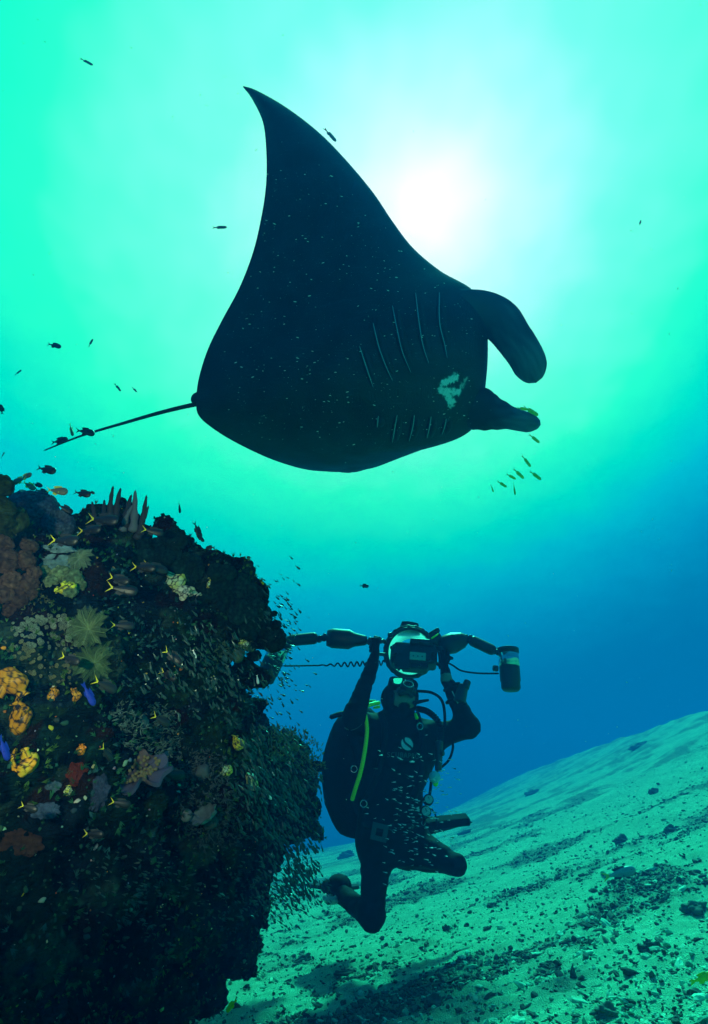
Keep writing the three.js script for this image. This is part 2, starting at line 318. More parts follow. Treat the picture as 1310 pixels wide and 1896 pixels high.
tag(reefRock, 'dark overgrown coral reef outcrop rising at the left of the picture', 'reef');

function reefHit(px, py, dir) {                                          // nearest reef surface along a pixel's ray, with normal
  const r = dir || ray(px, py); let t = 0.7; const p = V(0, 0, 0);
  for (let i = 0; i < 900; i++) { p.copy(r).multiplyScalar(t).add(CAM); const d = reefSdf(p.x, p.y, p.z); if (d < 0.002) break; t += Math.max(0.002, d * 0.35); if (t > 6) return null; }
  const e = 0.03, n = V(reefSdf(p.x + e, p.y, p.z) - reefSdf(p.x - e, p.y, p.z), reefSdf(p.x, p.y + e, p.z) - reefSdf(p.x, p.y - e, p.z), reefSdf(p.x, p.y, p.z + e) - reefSdf(p.x, p.y, p.z - e)).normalize();
  return { p, n, t };
}
const hitOr = (px, py, t = 2.3) => reefHit(px, py) || { p: at(px, py, t), n: V(0.2, 0.5, 0.84), t };

const vc = (rough = 0.85) => new THREE.MeshPhysicalMaterial({ vertexColors: true, roughness: rough, specularIntensity: rough < 0.7 ? 0.6 : 0.1 });
const VC = vc();
function sph(det = 3) { const q = new THREE.IcosahedronGeometry(1, det); q.deleteAttribute('uv'); q.deleteAttribute('normal'); const g = mergeVertices(q), p = g.attributes.position, uv = new Float32Array(p.count * 2); for (let i = 0; i < p.count; i++) { uv[2 * i] = p.getX(i) * 0.5 + p.getZ(i) * 0.3; uv[2 * i + 1] = p.getY(i) * 0.5 + p.getZ(i) * 0.25; } g.setAttribute('uv', new THREE.BufferAttribute(uv, 2)); g.computeVertexNormals(); return g; }
const mottle = (c, sc, amt = 0.5, pale = null) => v => { const f = 1 + amt * 2 * fbm(v.x * sc, v.y * sc, v.z * sc, 3), w = pale ? sstep(0.12, 0.3, noise(v.x * sc * 1.7 + 9, v.y * sc * 1.7, v.z * sc * 1.7)) : 0; return c.map((x, k) => lerp(x * f, pale ? pale[k] : 0, w)); };

// lobed corals: heaps of rounded lobes with fine ridges
const lobeGeos = [0, 1, 2].map(s => displace(sph(5), v => { const a = Math.atan2(v.z, v.x), r = 1 + 0.06 * Math.sin(a * 15 + 3 * noise(v.x * 2 + s, v.y * 2, v.z * 2)) * sstep(0.98, 0.6, Math.abs(v.y)) + 0.4 * fbm(v.x * 1.4 + s * 7, v.y * 1.4, v.z * 1.4, 3) + 0.07 * (0.5 - cells(v.x * 6 + s, v.y * 6, v.z * 6)[0]); v.multiplyScalar(r); v.y *= 0.8; }));
lobeGeos.forEach(g => paint(g, v => { const f = 0.75 + 1.3 * fbm(v.x * 3, v.y * 3, v.z * 3, 4) + 0.5 * (0.4 - cells(v.x * 6, v.y * 6, v.z * 6)[0]); return [f, f, f].map(x => clamp(x, 0.25, 1.6)); }));
function lobed(label, px0, list, col, cat = 'coral', name = 'lobed_coral', fuzz = 0) {
  const h0 = hitOr(...px0), t = thing(name, label, cat, h0.p), mats = [0.8, 1, 1.25].map(k => dull({ color: rgb(col[0] * k, col[1] * k, col[2] * k), roughness: 0.9, bumpMap: bumpFine, bumpScale: 0.012, vertexColors: true }));
  for (const [px, py, r, push = 0.3, sq = 1] of list) {
    const h = hitOr(px, py, h0.t), k = h.t / F, m = mesh('lobe', lobeGeos[Math.floor(rnd() * 3)], mats[Math.floor(rnd() * 3)], t);
    m.position.copy(h.p).addScaledVector(h.n, r * k * push).sub(h0.p); m.quaternion.copy(quatFrom(h.n)); m.rotateY(rr(0, 6.3)); m.scale.set(r * k * rr(0.9, 1.15), r * k * sq, r * k * rr(0.9, 1.1));
  }
  return t;
}
reseed(21);
function alongEdge(pts, n, r0, r1, jit) { const out = [], L = pts.length - 1; for (let i = 0; i < n; i++) { const f = rnd() * L, k = Math.min(L - 1, Math.floor(f)), u = f - k; out.push([lerp(pts[k][0], pts[k + 1][0], u) - rr(0, jit), lerp(pts[k][1], pts[k + 1][1], u) + rr(4, jit), rr(r0, r1), 0.25]); } return out; }
lobed('dark lobed coral heap along the crest of the reef', [350, 1040], alongEdge([[300, 985], [340, 992], [380, 1012]], 44, 7, 19, 60), [0.02, 0.08, 0.065]);
lobed('dark ridged lobed coral on the rounded right shoulder of the reef', [470, 1110], alongEdge([[410, 1042], [455, 1055], [490, 1085], [512, 1130], [516, 1165]], 95, 6, 18, 60), [0.018, 0.075, 0.062]);
lobed('pinkish brown knobbly soft coral at the left edge of the reef', [25, 1050], [[5, 1010, 18], [30, 1000, 16], [52, 1015, 15], [12, 1040, 22], [45, 1040, 18], [60, 1062, 14], [20, 1075, 20], [48, 1080, 20], [5, 1100, 18], [32, 1108, 18], [15, 1130, 15], [55, 1098, 12]], [0.22, 0.13, 0.085], 'soft coral', 'knobbly_coral');
lobed('fuzzy dark green rounded coral at the upper left edge', [15, 960], [[2, 950, 30, 0.2], [25, 965, 24, 0.2], [40, 985, 18], [0, 905, 24, 0.3], [5, 985, 22]], [0.05, 0.085, 0.03], 'coral', 'green_coral');
lobed('pale green lumpy coral beside the pinkish knobbly coral', [125, 1075], [[112, 1065, 17], [135, 1075, 18], [128, 1095, 14], [148, 1085, 10], [95, 1080, 15], [80, 1060, 12]], [0.34, 0.5, 0.24], 'coral', 'pale_coral');
// pale crust
reseed(33);
{
  const list = []; for (let i = 0; i < 130; i++) { const a = rnd(); list.push([25 + 130 * a + rr(-8, 8), 1158 - 14 * Math.sin(a * 3.1) + rr(-7, 12) + 50 * Math.pow(rnd(), 2.6), rr(2, 6.5), 0.25, 0.8]); }
  lobed('pale whitish encrusting coral crust across the left reef face', [90, 1170], list, [0.6, 0.78, 0.56], 'coral crust', 'pale_crust');
  const l2 = []; for (let i = 0; i < 70; i++) { const c = [[50, 1210], [75, 1240], [135, 1222], [30, 1205], [110, 1250]][i % 5]; l2.push([c[0] + rr(-24, 24), c[1] + rr(-18, 18), rr(1.6, 5), 0.3, 0.8]); }
  lobed('scattered small pale lumps below the whitish coral crust', [70, 1230], l2, [0.5, 0.55, 0.28], 'coral lumps', 'pale_lumps');
}
// barrel sponges
function barrel(px, py, r, tilt, label, col) {
  const h = hitOr(px, py), k = h.t / F, R = r * k, g = displace(sph(26), v => { const up = Math.max(0, v.y), rim = sstep(0.8, 0.95, v.y), c = cells(v.x * 11 + px, v.y * 11, v.z * 11)[0], q = 1 + 0.16 * fbm(v.x * 1.6 + px, v.y * 1.6, v.z * 1.6, 3) - 0.07 * (0.6 - c); v.multiplyScalar(q); v.y -= 0.55 * rim + 0.1 * up; v.multiplyScalar(R); });
  const t = thing('barrel_sponge', label, 'sponge', h.p); const m = mesh('body', paint(g, mottle(col, 110, 0.9)), VC, t); m.rotation.set(tilt[0], 0, tilt[1]);
}
barrel(60, 945, 46, [0.5, -0.2], 'large dark blue barrel sponge at the top left of the reef', [0.03, 0.06, 0.1]);
barrel(105, 975, 32, [1.0, -0.5], 'small round dark blue sponge right of the large barrel sponge', [0.045, 0.07, 0.1]);
// finger sponge on the crest
{
  const h = hitOr(232, 950, 2.4), t = thing('finger_sponge', 'black spiky finger sponge standing on the crest of the reef', 'sponge', h.p), d = h.t, m = std(0.02, 0.025, 0.03, 0.8), m2 = std(0.09, 0.12, 0.14, 0.8);
  const fing = [[203, 940, 209, 899, 7], [214, 942, 223, 903, 8], [196, 948, 193, 925, 7], [230, 955, 243, 915, 8], [246, 962, 250, 907, 9], [226, 960, 246, 934, 7], [258, 968, 271, 916, 7], [252, 975, 275, 936, 7], [176, 952, 170, 928, 7]];
  fing.forEach(([a, b, c, e, w], i) => { const k = d / F, p0 = at(a, b + 25, d).sub(h.p), p1 = at(c, e, d + rr(-0.04, 0.04)).sub(h.p); mesh('finger', displace(tube([p0, p0.clone().lerp(p1, 0.5).add(V(rr(-.004, .004), 0, 0.004)), p1], s => w * k * (1 - 0.72 * s) * (1 + 0.16 * Math.sin(s * 19)), 0, 18, 9), v => { const q = 0.0016; v.x += q * noise(v.x * 90, v.y * 90, v.z * 90); }), i === 4 || i === 5 ? m2 : m, t); });
}
// sea squirts
function squirt(px, py, len, ang, label, cols, fat = 0.5) {
  const h = hitOr(px, py), k = h.t / F, L = len * k, t = thing('sea_squirt', label, 'sea squirt', h.p);
  const col = v => { const s = 1 / L, cc = cells(v.x * s * 4.5 + px, v.y * s * 3.2 + py, v.z * s * 4.5), w = sstep(0.06, 0.17, cc[2] - cc[0] + 0.1 * noise(v.x * s * 9, v.y * s * 9, v.z * s * 9)), q = sstep(-0.2, 0.35, noise(v.x * s * 2, v.y * s * 2 + px, v.z * s * 2)); return cols[0].map((c, i) => lerp(0.012, lerp(c, cols[1][i], q), w)); };
  const body = new THREE.LatheGeometry(new THREE.SplineCurve([[0.01, -0.5], [0.3, -0.46], [0.45, -0.25], [0.5, 0.0], [0.45, 0.2], [0.3, 0.36], [0.2, 0.44], [0.2, 0.5], [0.27, 0.56], [0.29, 0.59], [0.25, 0.6], [0.16, 0.52], [0.11, 0.2], [0.01, 0.18]].map(([a, b]) => new THREE.Vector2(a * L * fat * 2, b * L))).getPoints(70), 64);
  displace(body, v => { const y = v.y / L, n1 = fbm(v.x / L * 2.6 + px, v.y / L * 2.6 + py, v.z / L * 2.6, 2), q = 1 + 0.4 * n1; v.x = v.x * q + 0.14 * L * Math.sin(y * 3 + px); v.z = v.z * q * 0.85; v.y += 0.14 * L * noise(v.x / L * 2, px, v.z / L * 2); });
  const b = mesh('body', paint(body, col), vc(0.5), t);
  const si = new THREE.LatheGeometry([[0.2, -0.1], [0.16, 0.12], [0.15, 0.2], [0.18, 0.24], [0.13, 0.24], [0.09, 0.15], [0.01, 0.02]].map(([a, c]) => new THREE.Vector2(a * L, c * L)), 24);
  const s = mesh('siphon', paint(displace(si, v => { v.x *= 1 + 0.4 * noise(v.y / L * 3, px, 2); }), col), vc(0.5), t); s.position.set(L * fat * 0.55, L * 0.1, L * 0.14); s.rotation.set(0.5, 0, -0.9);
  t.rotation.z = ang * Math.PI / 180; t.rotation.x = 0.35; t.position.addScaledVector(h.n, L * 0.1);
}
const GOLD = [[0.5, 0.2, 0.004], [0.6, 0.28, 0.008]], YG = [[0.5, 0.55, 0.06], [0.42, 0.6, 0.4]], WG = [[0.5, 0.55, 0.42], [0.45, 0.5, 0.08]];
squirt(16, 1262, 58, -150, 'large orange golden sea squirt at the far left edge of the reef', GOLD, 0.42);
squirt(38, 1332, 52, 30, 'golden sea squirt with dark veins below the largest orange one', GOLD, 0.4);
squirt(48, 1412, 46, 60, 'orange and gold sea squirt lowest at the left of the reef', [[0.85, 0.35, 0.01], [0.7, 0.5, 0.03]], 0.5);
squirt(100, 1288, 24, 20, 'small golden sea squirt right of the largest orange one', GOLD, 0.45);
squirt(137, 1287, 22, 60, 'small yellow sea squirt beside the bright blue fish', GOLD, 0.5);
squirt(325, 1073, 40, 115, 'green and yellow sea squirt on the upper reef face', YG, 0.4);
squirt(342, 1103, 42, -120, 'whitish sea squirt just under the green and yellow one', WG, 0.42);
squirt(390, 1080, 20, 20, 'small yellowish sea squirt right of the whitish one', YG, 0.45);
squirt(404, 1098, 18, -60, 'small pale sea squirt at the right of the upper group', WG, 0.5);
squirt(122, 1092, 30, 80, 'yellow green sea squirt under the pale green lumpy coral', [[0.55, 0.6, 0.02], [0.6, 0.5, 0.02]], 0.4);
squirt(436, 1378, 24, 0, 'yellow sea squirt in the middle of the reef above the soft corals', [[0.7, 0.55, 0.02], [0.5, 0.5, 0.05]], 0.5);
squirt(462, 1448, 28, 160, 'pale green sea squirt low on the right reef face', WG, 0.5);
squirt(418, 1428, 22, 95, 'pale yellow sea squirt left of the pale green one', YG, 0.45);
squirt(448, 1192, 22, 70, 'pale sea squirt under the right shoulder of the reef', WG, 0.4);
squirt(150, 1388, 18, 10, 'small orange sea squirt above the red sponge', [[0.85, 0.26, 0.01], [0.7, 0.3, 0.02]], 0.5);
squirt(125, 1468, 18, 10, 'small yellow sea squirt between the grey sponges', YG, 0.45);
squirt(308, 1425, 20, 10, 'tan sea squirt right of the lilac rimmed plate coral', [[0.45, 0.3, 0.08], [0.5, 0.42, 0.2]], 0.5);
// flat sponges
function crust(px, py, w, h2, label, col, name = 'encrusting_sponge', sd = 1) {
  const h = hitOr(px, py), k = h.t / F, g = displace(sph(22), v => { const cc = cells(v.x * 5 + px, v.y * 5, v.z * 5 + py), q = 1 + 0.9 * fbm(v.x * 1.5 + sd, v.y * 1.5, v.z * 1.5 + px, 5) - 0.5 * sstep(0.45, 0.05, cc[0]); v.multiplyScalar(q); v.x *= w * k / 2; v.z *= h2 * k / 2; v.y *= 0.35 * Math.min(w, h2) * k / 2; });
  const m = mesh(name, paint(g, mottle(col, 70, 0.6)), VC); m.position.copy(h.p);
  const y = h.n, x = V(1, 0, 0).addScaledVector(y, -y.x).normalize(), z = x.clone().cross(y); m.quaternion.setFromRotationMatrix(new THREE.Matrix4().makeBasis(x, y, z)); tag(m, label, 'sponge');
}
crust(95, 1455, 46, 34, 'grey blue encrusting sponge left of the lilac plate coral', [0.06, 0.1, 0.13]);
crust(85, 1502, 40, 30, 'lower dark blue grey sponge below the other grey sponge', [0.045, 0.075, 0.13]);
crust(142, 1430, 34, 46, 'dark red encrusting sponge in the middle left of the reef', [0.1, 0.02, 0.01]);
crust(180, 1470, 40, 54, 'purple grey sponge under the left end of the plate coral', [0.03, 0.045, 0.08]);
crust(98, 1258, 16, 14, 'small pale blue sponge above the small golden sea squirt', [0.2, 0.3, 0.45]);
crust(40, 1560, 70, 40, 'dim rust brown sponge low on the left reef', [0.04, 0.022, 0.014]);
crust(115, 1040, 70, 26, 'bluish white webbed sponge below the small round sponge', [0.09, 0.17, 0.19]);
crust(110, 1015, 50, 16, 'pale bluish crust above the webbed sponge', [0.11, 0.19, 0.21]);
// plate coral with a pale rim
{
  const h = hitOr(240, 1432), k = h.t / F, t = thing('plate_coral', 'purple plate coral with a wavy pale lilac rim', 'coral', h.p), g = new THREE.CylinderGeometry(1, 1, 1, 96, 3), W = 62 * k;
  displace(g, v => { const a = Math.atan2(v.z, v.x), r = Math.hypot(v.x, v.z); const R = W * (1 + 0.16 * Math.sin(a * 5) + 0.1 * Math.sin(a * 11)); v.x = Math.cos(a) * r * R; v.z = Math.sin(a) * r * R * 0.8; v.y = v.y * 0.014 + r * r * (0.03 + 0.014 * Math.sin(a * 7)) - 0.02; });
  const m = mesh('plate', paint(g, v => { const r = Math.hypot(v.x, v.z) / W; return r > 0.8 ? [0.06, 0.08, 0.15] : [0.1, 0.075, 0.075].map(x => x * (1 + fbm(v.x * 90, v.y * 90, v.z * 90, 2))); }), VC, t);
  m.position.addScaledVector(h.n, 0.03); m.rotation.set(0.75, 0, 0.08);
  const kn = []; for (let i = 0; i < 90; i++) { const a = rr(0, 6.3), r = W * Math.sqrt(rnd()) * 0.75, s = displace(sph(1), v => v.multiplyScalar(rr(0.004, 0.007))); s.translate(Math.cos(a) * r, r * r / W / W * 0.03, Math.sin(a) * r * 0.8); kn.push(s); }
  const p = mesh('polyps', kn, std(0.16, 0.14, 0.06, 0.9), t); p.position.copy(m.position); p.rotation.copy(m.rotation); p.userData.kind = 'stuff';
}
// soft corals: stalk + crown of fingers
function fingerGeo(L, r, bend) { return tube([V(0, 0, 0), V(bend * 0.3, L * 0.5, 0), V(bend, L, 0)], s => r * (1 - 0.5 * s), 0, 4, 5); }
function softCoral(label, px0, spots, n, L, col, name = 'soft_coral', cat = 'soft coral', branch = 3) {
  const h0 = hitOr(...px0), t = thing(name, label, cat, h0.p), crown = [], fg = [fingerGeo(L, L * 0.13, L * 0.2), fingerGeo(L * 0.8, L * 0.15, -L * 0.25), fingerGeo(L * 1.2, L * 0.11, L * 0.1)], M = new THREE.Matrix4();
  for (let i = 0; i < n; i++) {
    const s = spots[i % spots.length], a = rr(0, 6.3), R = s[2] * Math.sqrt(rnd()), h = hitOr(s[0] + R * Math.cos(a), s[1] + R * Math.sin(a) * (s[3] || 1), h0.t);
    const base = h.p.clone().addScaledVector(h.n, L * rr(-0.1, 0.6));
    for (let b = 0; b < branch; b++) { const d = h.n.clone().add(V(rr(-0.8, 0.8), rr(-0.5, 0.9), rr(-0.6, 0.6))).normalize(), g = fg[Math.floor(rnd() * 3)].clone(), sc = rr(0.6, 1.2), f = rr(0.6, 1.5); M.compose(base.clone().sub(h0.p), quatFrom(d), V(sc, sc, sc)); g.applyMatrix4(M); g.deleteAttribute('uv'); paint(g, v => col.map(x => x * f)); crown.push(g); }
  }
  const m = mesh('crown', crown, VC, t); const st = mesh('stalk', displace(sph(3), v => { v.multiplyScalar(L * 1.5 * (1 + 0.3 * noise(v.x * 2, v.y * 2, v.z * 2))); }), std(...col.map(x => x * 0.7), 0.9), t);
  return t;
}
reseed(44);
softCoral('broad blue grey soft coral with frilly fingers in mid reef', [260, 1340], [[230, 1330, 34, 0.8], [280, 1330, 40, 0.7], [310, 1350, 34, 1], [250, 1365, 40, 0.6], [300, 1385, 34, 0.6]], 330, 0.017, [0.085, 0.15, 0.14]);
softCoral('tufted blue grey soft coral below and right of the broad one', [375, 1430], [[350, 1410, 30], [385, 1420, 32], [370, 1450, 34], [410, 1460, 26], [340, 1440, 24]], 300, 0.017, [0.08, 0.12, 0.13]);
softCoral('dim tufted soft coral low in the middle of the reef', [390, 1520], [[360, 1510, 34], [400, 1500, 34], [420, 1530, 34], [380, 1545, 36]], 260, 0.018, [0.055, 0.09, 0.085]);
softCoral('leafy bright green coral covering the far right ledge of the reef', [545, 1385], [[520, 1362, 22, 0.8], [550, 1372, 28, 0.7], [575, 1392, 24, 1], [540, 1400, 34, 0.8], [515, 1395, 22], [585, 1420, 16]], 420, 0.018, [0.13, 0.19, 0.07], 'leafy_coral', 'coral', 2);
softCoral('greenish bushy coral left of the feather star', [60, 1100], [[70, 1105, 18], [45, 1125, 20], [85, 1120, 16]], 60, 0.012, [0.1, 0.12, 0.05]);
softCoral('dark fringed coral on the lip under the right shoulder', [440, 1215], [[430, 1205, 30, 0.6], [455, 1198, 22, 0.6], [410, 1215, 26, 0.6]], 150, 0.016, [0.07, 0.12, 0.06]);
// sea fan
{
  const h = hitOr(345, 1510), k = h.t / F, t = thing('sea_fan', 'pale grey cupped fan sponge low on the reef', 'sponge', h.p), g = new THREE.SphereGeometry(30 * k, 40, 24, 0, Math.PI * 2, 0, 1.1);
  displace(g, v => { const a = Math.atan2(v.z, v.x), q = 1 + 0.12 * Math.sin(a * 9) + 0.2 * noise(v.x * 40, v.y * 40, v.z * 40); v.x *= q; v.z *= q * 0.75; v.y = -v.y; });
  const m = mesh('cup', paint(g, mottle([0.1, 0.15, 0.16], 60, 0.4)), new THREE.MeshStandardMaterial({ vertexColors: true, roughness: 0.9, side: THREE.DoubleSide }), t); m.rotation.set(0.9, 0, 0.5); m.position.addScaledVector(h.n, 0.05); m.position.y += 0.03;
  mesh('foot', displace(sph(2), v => v.multiplyScalar(0.02)), std(0.15, 0.17, 0.18, 0.9), t);
}
// feather stars
function featherStar(px, py, r, label, col, n = 18) {
  const h = hitOr(px, py), k = h.t / F, R = r * k, t = thing('feather_star', label, 'feather star', h.p.clone().addScaledVector(h.n, 0.015)), mat = std(...col, 0.8, { side: THREE.DoubleSide });
  mesh('disc', displace(sph(2), v => v.multiplyScalar(R * 0.09)), mat, t);
  for (let i = 0; i < n; i++) {
    const a = i / n * 6.283 + rr(-0.1, 0.1), u = V(Math.cos(a), Math.sin(a), 0.35 + rr(0, 0.5)).normalize(), L = R * rr(0.75, 1.1), bend = V(0, 0, 1).multiplyScalar(-L * rr(0.1, 0.5)).add(V(-u.y, u.x, 0).multiplyScalar(L * rr(-0.3, 0.3)));
    const c = curve([V(0, 0, 0), u.clone().multiplyScalar(L * 0.5), u.clone().multiplyScalar(L).add(bend)]), gs = [tube(c.getPoints(6), 0.0022, 0.0008, 14, 5)];
    gs[0].deleteAttribute('uv');
    for (let s = 1; s < 22; s++) for (const sd of [-1, 1]) { const p = c.getPoint(s / 22), tg = c.getTangent(s / 22), side = tg.clone().cross(V(0, 0, 1)).normalize().multiplyScalar(sd).addScaledVector(tg, 0.5).normalize(); const q = tube([p, p.clone().addScaledVector(side, 0.008), p.clone().addScaledVector(side, 0.017).addScaledVector(tg, 0.004)], 0.0009, 0.0004, 3, 4); q.deleteAttribute('uv'); gs.push(q); }
    mesh('arm', gs, mat, t);
  }
}
featherStar(165, 1165, 44, 'green feather star on the left reef face right of the pale crust', [0.1, 0.17, 0.07]);
featherStar(178, 1225, 42, 'lower green feather star hanging below the first one', [0.08, 0.16, 0.06]);
featherStar(148, 1040, 24, 'small pale feathery star behind the pale green coral', [0.12, 0.2, 0.12], 12);
// small growth over the whole rock
{
  reseed(77); const p = reefGeo.attributes.position, n = reefGeo.attributes.normal, tuft = [], polyp = [], kinds = [];
  for (let i = 0; i < 90000; i++) {
    const k = Math.floor(rnd() * p.count), P = V(p.getX(k), p.getY(k), p.getZ(k)), Nn = V(n.getX(k), n.getY(k), n.getZ(k));
    if (Nn.dot(P.clone().sub(CAM)) > 0.35 || P.x < -1.9) continue;
    const zone = noise(P.x * 3.1, P.y * 3.1, P.z * 3.1), z2 = noise(P.x * 8 + 40, P.y * 8, P.z * 8);
    const d = Nn.clone().add(V(rr(-0.5, 0.5), rr(-0.2, 0.6), rr(-0.5, 0.5))).normalize(), q = quatFrom(d).multiply(new THREE.Quaternion().setFromAxisAngle(V(0, 1, 0), rr(0, 6.3)));
    if (z2 > -0.1 && rnd() < 0.55) { const s = rr(0.008, 0.019); const f = rr(0.5, 1.3), c = zone > 0.15 ? [0.08, 0.2, 0.04] : zone < -0.2 ? [0.03, 0.13, 0.14] : [0.03, 0.15, 0.07]; tuft.push({ p: P, q, s: V(s, s * rr(0.7, 1.5), s), c: rgb(...c.map(x => x * f)) }); }
    else if (rnd() < 0.5) { const s = 0.002 + 0.006 * rnd() ** 4, f = rnd(); const c = f > 0.94 ? [0.5, 0.6, 0.42] : f > 0.89 ? [0.55, 0.42, 0.02] : f > 0.87 ? [0.4, 0.1, 0.03] : f > 0.8 ? [0.2, 0.32, 0.34] : [0.025, 0.08, 0.06]; polyp.push({ p: P, q, s: V(s * rr(0.8, 1.6), s * rr(0.5, 1), s), c: rgb(...c.map(x => x * rr(0.6, 1.3))) }); }
  }
  const blade = []; for (let i = 0; i < 7; i++) { const a = i / 7 * 6.28 + rr(-0.3, 0.3), o = rr(0.15, 0.5), g = tube([V(0, 0, 0), V(Math.cos(a) * o * 0.4, 0.5, Math.sin(a) * o * 0.4), V(Math.cos(a) * o, rr(0.8, 1.15), Math.sin(a) * o)], 0.09, 0.035, 3, 4); g.deleteAttribute('uv'); blade.push(g); }
  instances('reef_turf', merge(blade), dull({ color: 0xffffff, roughness: 0.95 }), tuft, 'short algae and hydroid turf growing all over the reef', 'reef turf');
  instances('reef_polyps', rockGeo(5, 1, 0.5), dull({ color: 0xffffff, roughness: 0.8 }), polyp, 'tiny polyps and sponges dotted over the reef', 'polyps');
}

// ---------------------------------------------------------------- manta ray
{
  // span stations: leading edge x, y, trailing edge x, y, depth, half thickness
  const ST = [[450, 160, 450, 161, 4.35, 0.004], [476, 169, 467, 184, 4.33, 0.012], [530, 200, 487, 228, 4.28, 0.02], [590, 246, 493, 286, 4.22, 0.03], [641, 298, 492, 345, 4.16, 0.04], [691, 358, 483, 405, 4.1, 0.05], [728, 413, 468, 468, 4.05, 0.06], [766, 462, 443, 533, 4.0, 0.075], [818, 506, 412, 591, 3.95, 0.1], [880, 545, 385, 646, 3.9, 0.14], [899, 600, 368, 700, 3.87, 0.19], [902, 655, 363, 742, 3.86, 0.21], [898, 712, 368, 770, 3.87, 0.19], [890, 760, 398, 796, 3.9, 0.15], [868, 797, 440, 821, 3.95, 0.1], [805, 817, 495, 847, 4.04, 0.075], [748, 838, 545, 864, 4.18, 0.06], [712, 851, 580, 871, 4.36, 0.05], [690, 850, 585, 868, 4.62, 0.04], [670, 838, 580, 852, 4.95, 0.03], [640, 822, 570, 832, 5.3, 0.02], [600, 800, 595, 803, 5.6, 0.006]];
  const NS = ST.length - 1, cr = (a, b, c, d, t) => 0.5 * (2 * b + (c - a) * t + (2 * a - 5 * b + 4 * c - d) * t * t + (3 * b - a - 3 * c + d) * t * t * t);
  const st = s => { const f = clamp(s, 0, 1) * NS, i = Math.min(NS - 1, Math.floor(f)), u = f - i, g = k => ST[clamp(k, 0, NS)]; return ST[0].map((_, k) => cr(g(i - 1)[k], g(i)[k], g(i + 1)[k], g(i + 2)[k], u)); };
  const mid = (s, t) => { const q = st(s); return at(lerp(q[0], q[2], t), lerp(q[1], q[3], t), q[4] - 0.05 * Math.sin(Math.PI * t)); };
  const prof = t => Math.pow(Math.sin(Math.PI * Math.pow(clamp(t, 0, 1), 0.62)), 0.8);
  const normal = (s, t) => { const e = 0.012, a = mid(Math.max(0, s - e), t), b = mid(Math.min(1, s + e), t), c = mid(s, Math.max(0, t - e)), d = mid(s, Math.min(1, t + e)); return b.sub(a).cross(d.sub(c)).normalize(); };
  const flip = normal(0.5, 0.5).dot(CAM.clone().sub(mid(0.5, 0.5))) > 0 ? 1 : -1;
  const surf = (s, t, side) => { const p = mid(s, t), h = st(s)[5] * prof(t) * (side < 0 ? 0.75 : 1) + Math.sin(Math.PI * t) ** 2 * Math.min(1, s * 6) * (0.035 * fbm(p.x * 2.2, p.y * 2.2, p.z * 2.2, 3) + 0.012 * noise(p.x * 9, p.y * 4, p.z * 9)); return p.addScaledVector(normal(s, t), flip * side * Math.max(0.002, h)); };
  const root = thing('manta_ray', 'huge black manta ray gliding overhead with belly and gill slits showing', 'manta ray', mid(0.5, 0.5)), O = root.position;
  const A = 150, B = 90, sheet = side => {
    const pos = [], uv = [], idx = [];
    for (let i = 0; i <= A; i++) for (let j = 0; j <= B; j++) { const s = i / A, t = 0.5 - 0.5 * Math.cos(Math.PI * j / B), p = surf(s, t, side).sub(O); pos.push(p.x, p.y, p.z); uv.push(t, s); }
    for (let i = 0; i < A; i++) for (let j = 0; j < B; j++) { const a = i * (B + 1) + j, b = a + B + 1; if (side * flip > 0) idx.push(a, b, a + 1, a + 1, b, b + 1); else idx.push(a, a + 1, b, a + 1, b + 1, b); }
    const g = new THREE.BufferGeometry(); g.setAttribute('position', new THREE.Float32BufferAttribute(pos, 3)); g.setAttribute('uv', new THREE.Float32BufferAttribute(uv, 2)); g.setIndex(idx); g.computeVertexNormals(); return g;
  };
  // pigment: black skin with faint mottling, pale scratches and one white blotch
  const TW = 1024, TH = 1024, d = new Uint8Array(TW * TH * 4), blots = [[809, 714, 832, 704, 9], [804, 726, 838, 727, 8], [816, 729, 826, 744, 11], [838, 727, 852, 706, 5]];
  for (let j = 0; j < TH; j++) { const q = st(j / TH); for (let i = 0; i < TW; i++) {
    const t = i / TW, px = lerp(q[0], q[2], t), py = lerp(q[1], q[3], t), o = (j * TW + i) * 4;
    const m = clamp(0.85 + 1.5 * fbm(px * 0.02, py * 0.02, 2, 5) + 0.7 * noise(px * 0.05, py * 0.6, 4) * noise(px * 0.01, py * 0.01, 6), 0.3, 2.4);
    let w = 0; if (px > 780 && px < 880 && py > 680 && py < 770) { let dd = 99; for (const [a, b, c, e, r] of blots) { const bx = c - a, by = e - b, u = clamp(((px - a) * bx + (py - b) * by) / (bx * bx + by * by), 0, 1); dd = Math.min(dd, Math.hypot(px - a - bx * u, py - b - by * u) - r * 0.55); } w = sstep(3, -2.5, dd + 4.4 * noise(px * 0.2, py * 0.2, 1) + 2.6 * noise(px * 0.6, py * 0.4, 3)) * (px > 842 ? 0.45 : 1); }
    const sc = sstep(0.42, 0.6, noise(px * 0.03, py * 0.4, 11)) + 1.6 * sstep(0.5, 0.6, noise(px * 0.06 + 40, py * 0.8, 21)) + 1.2 * sstep(0.3, 0.5, noise(px * 0.012 - py * 0.004, py * 0.16 + px * 0.03, 31)) * sstep(90, 20, Math.hypot(px - 660, (py - 585) * 2.2));
    const c = [0.011, 0.014, 0.019].map(x => lerp(x * m * (1 + 1.6 * sc), 0.8, w));
    for (let k = 0; k < 3; k++) d[o + k] = 255 * clamp(c[k] <= 0.0031 ? c[k] * 12.92 : 1.055 * Math.pow(c[k], 1 / 2.4) - 0.055, 0, 1); d[o + 3] = 255;
  } }
  const tex = new THREE.DataTexture(d, TW, TH); tex.colorSpace = THREE.SRGBColorSpace; tex.magFilter = THREE.LinearFilter; tex.needsUpdate = true;
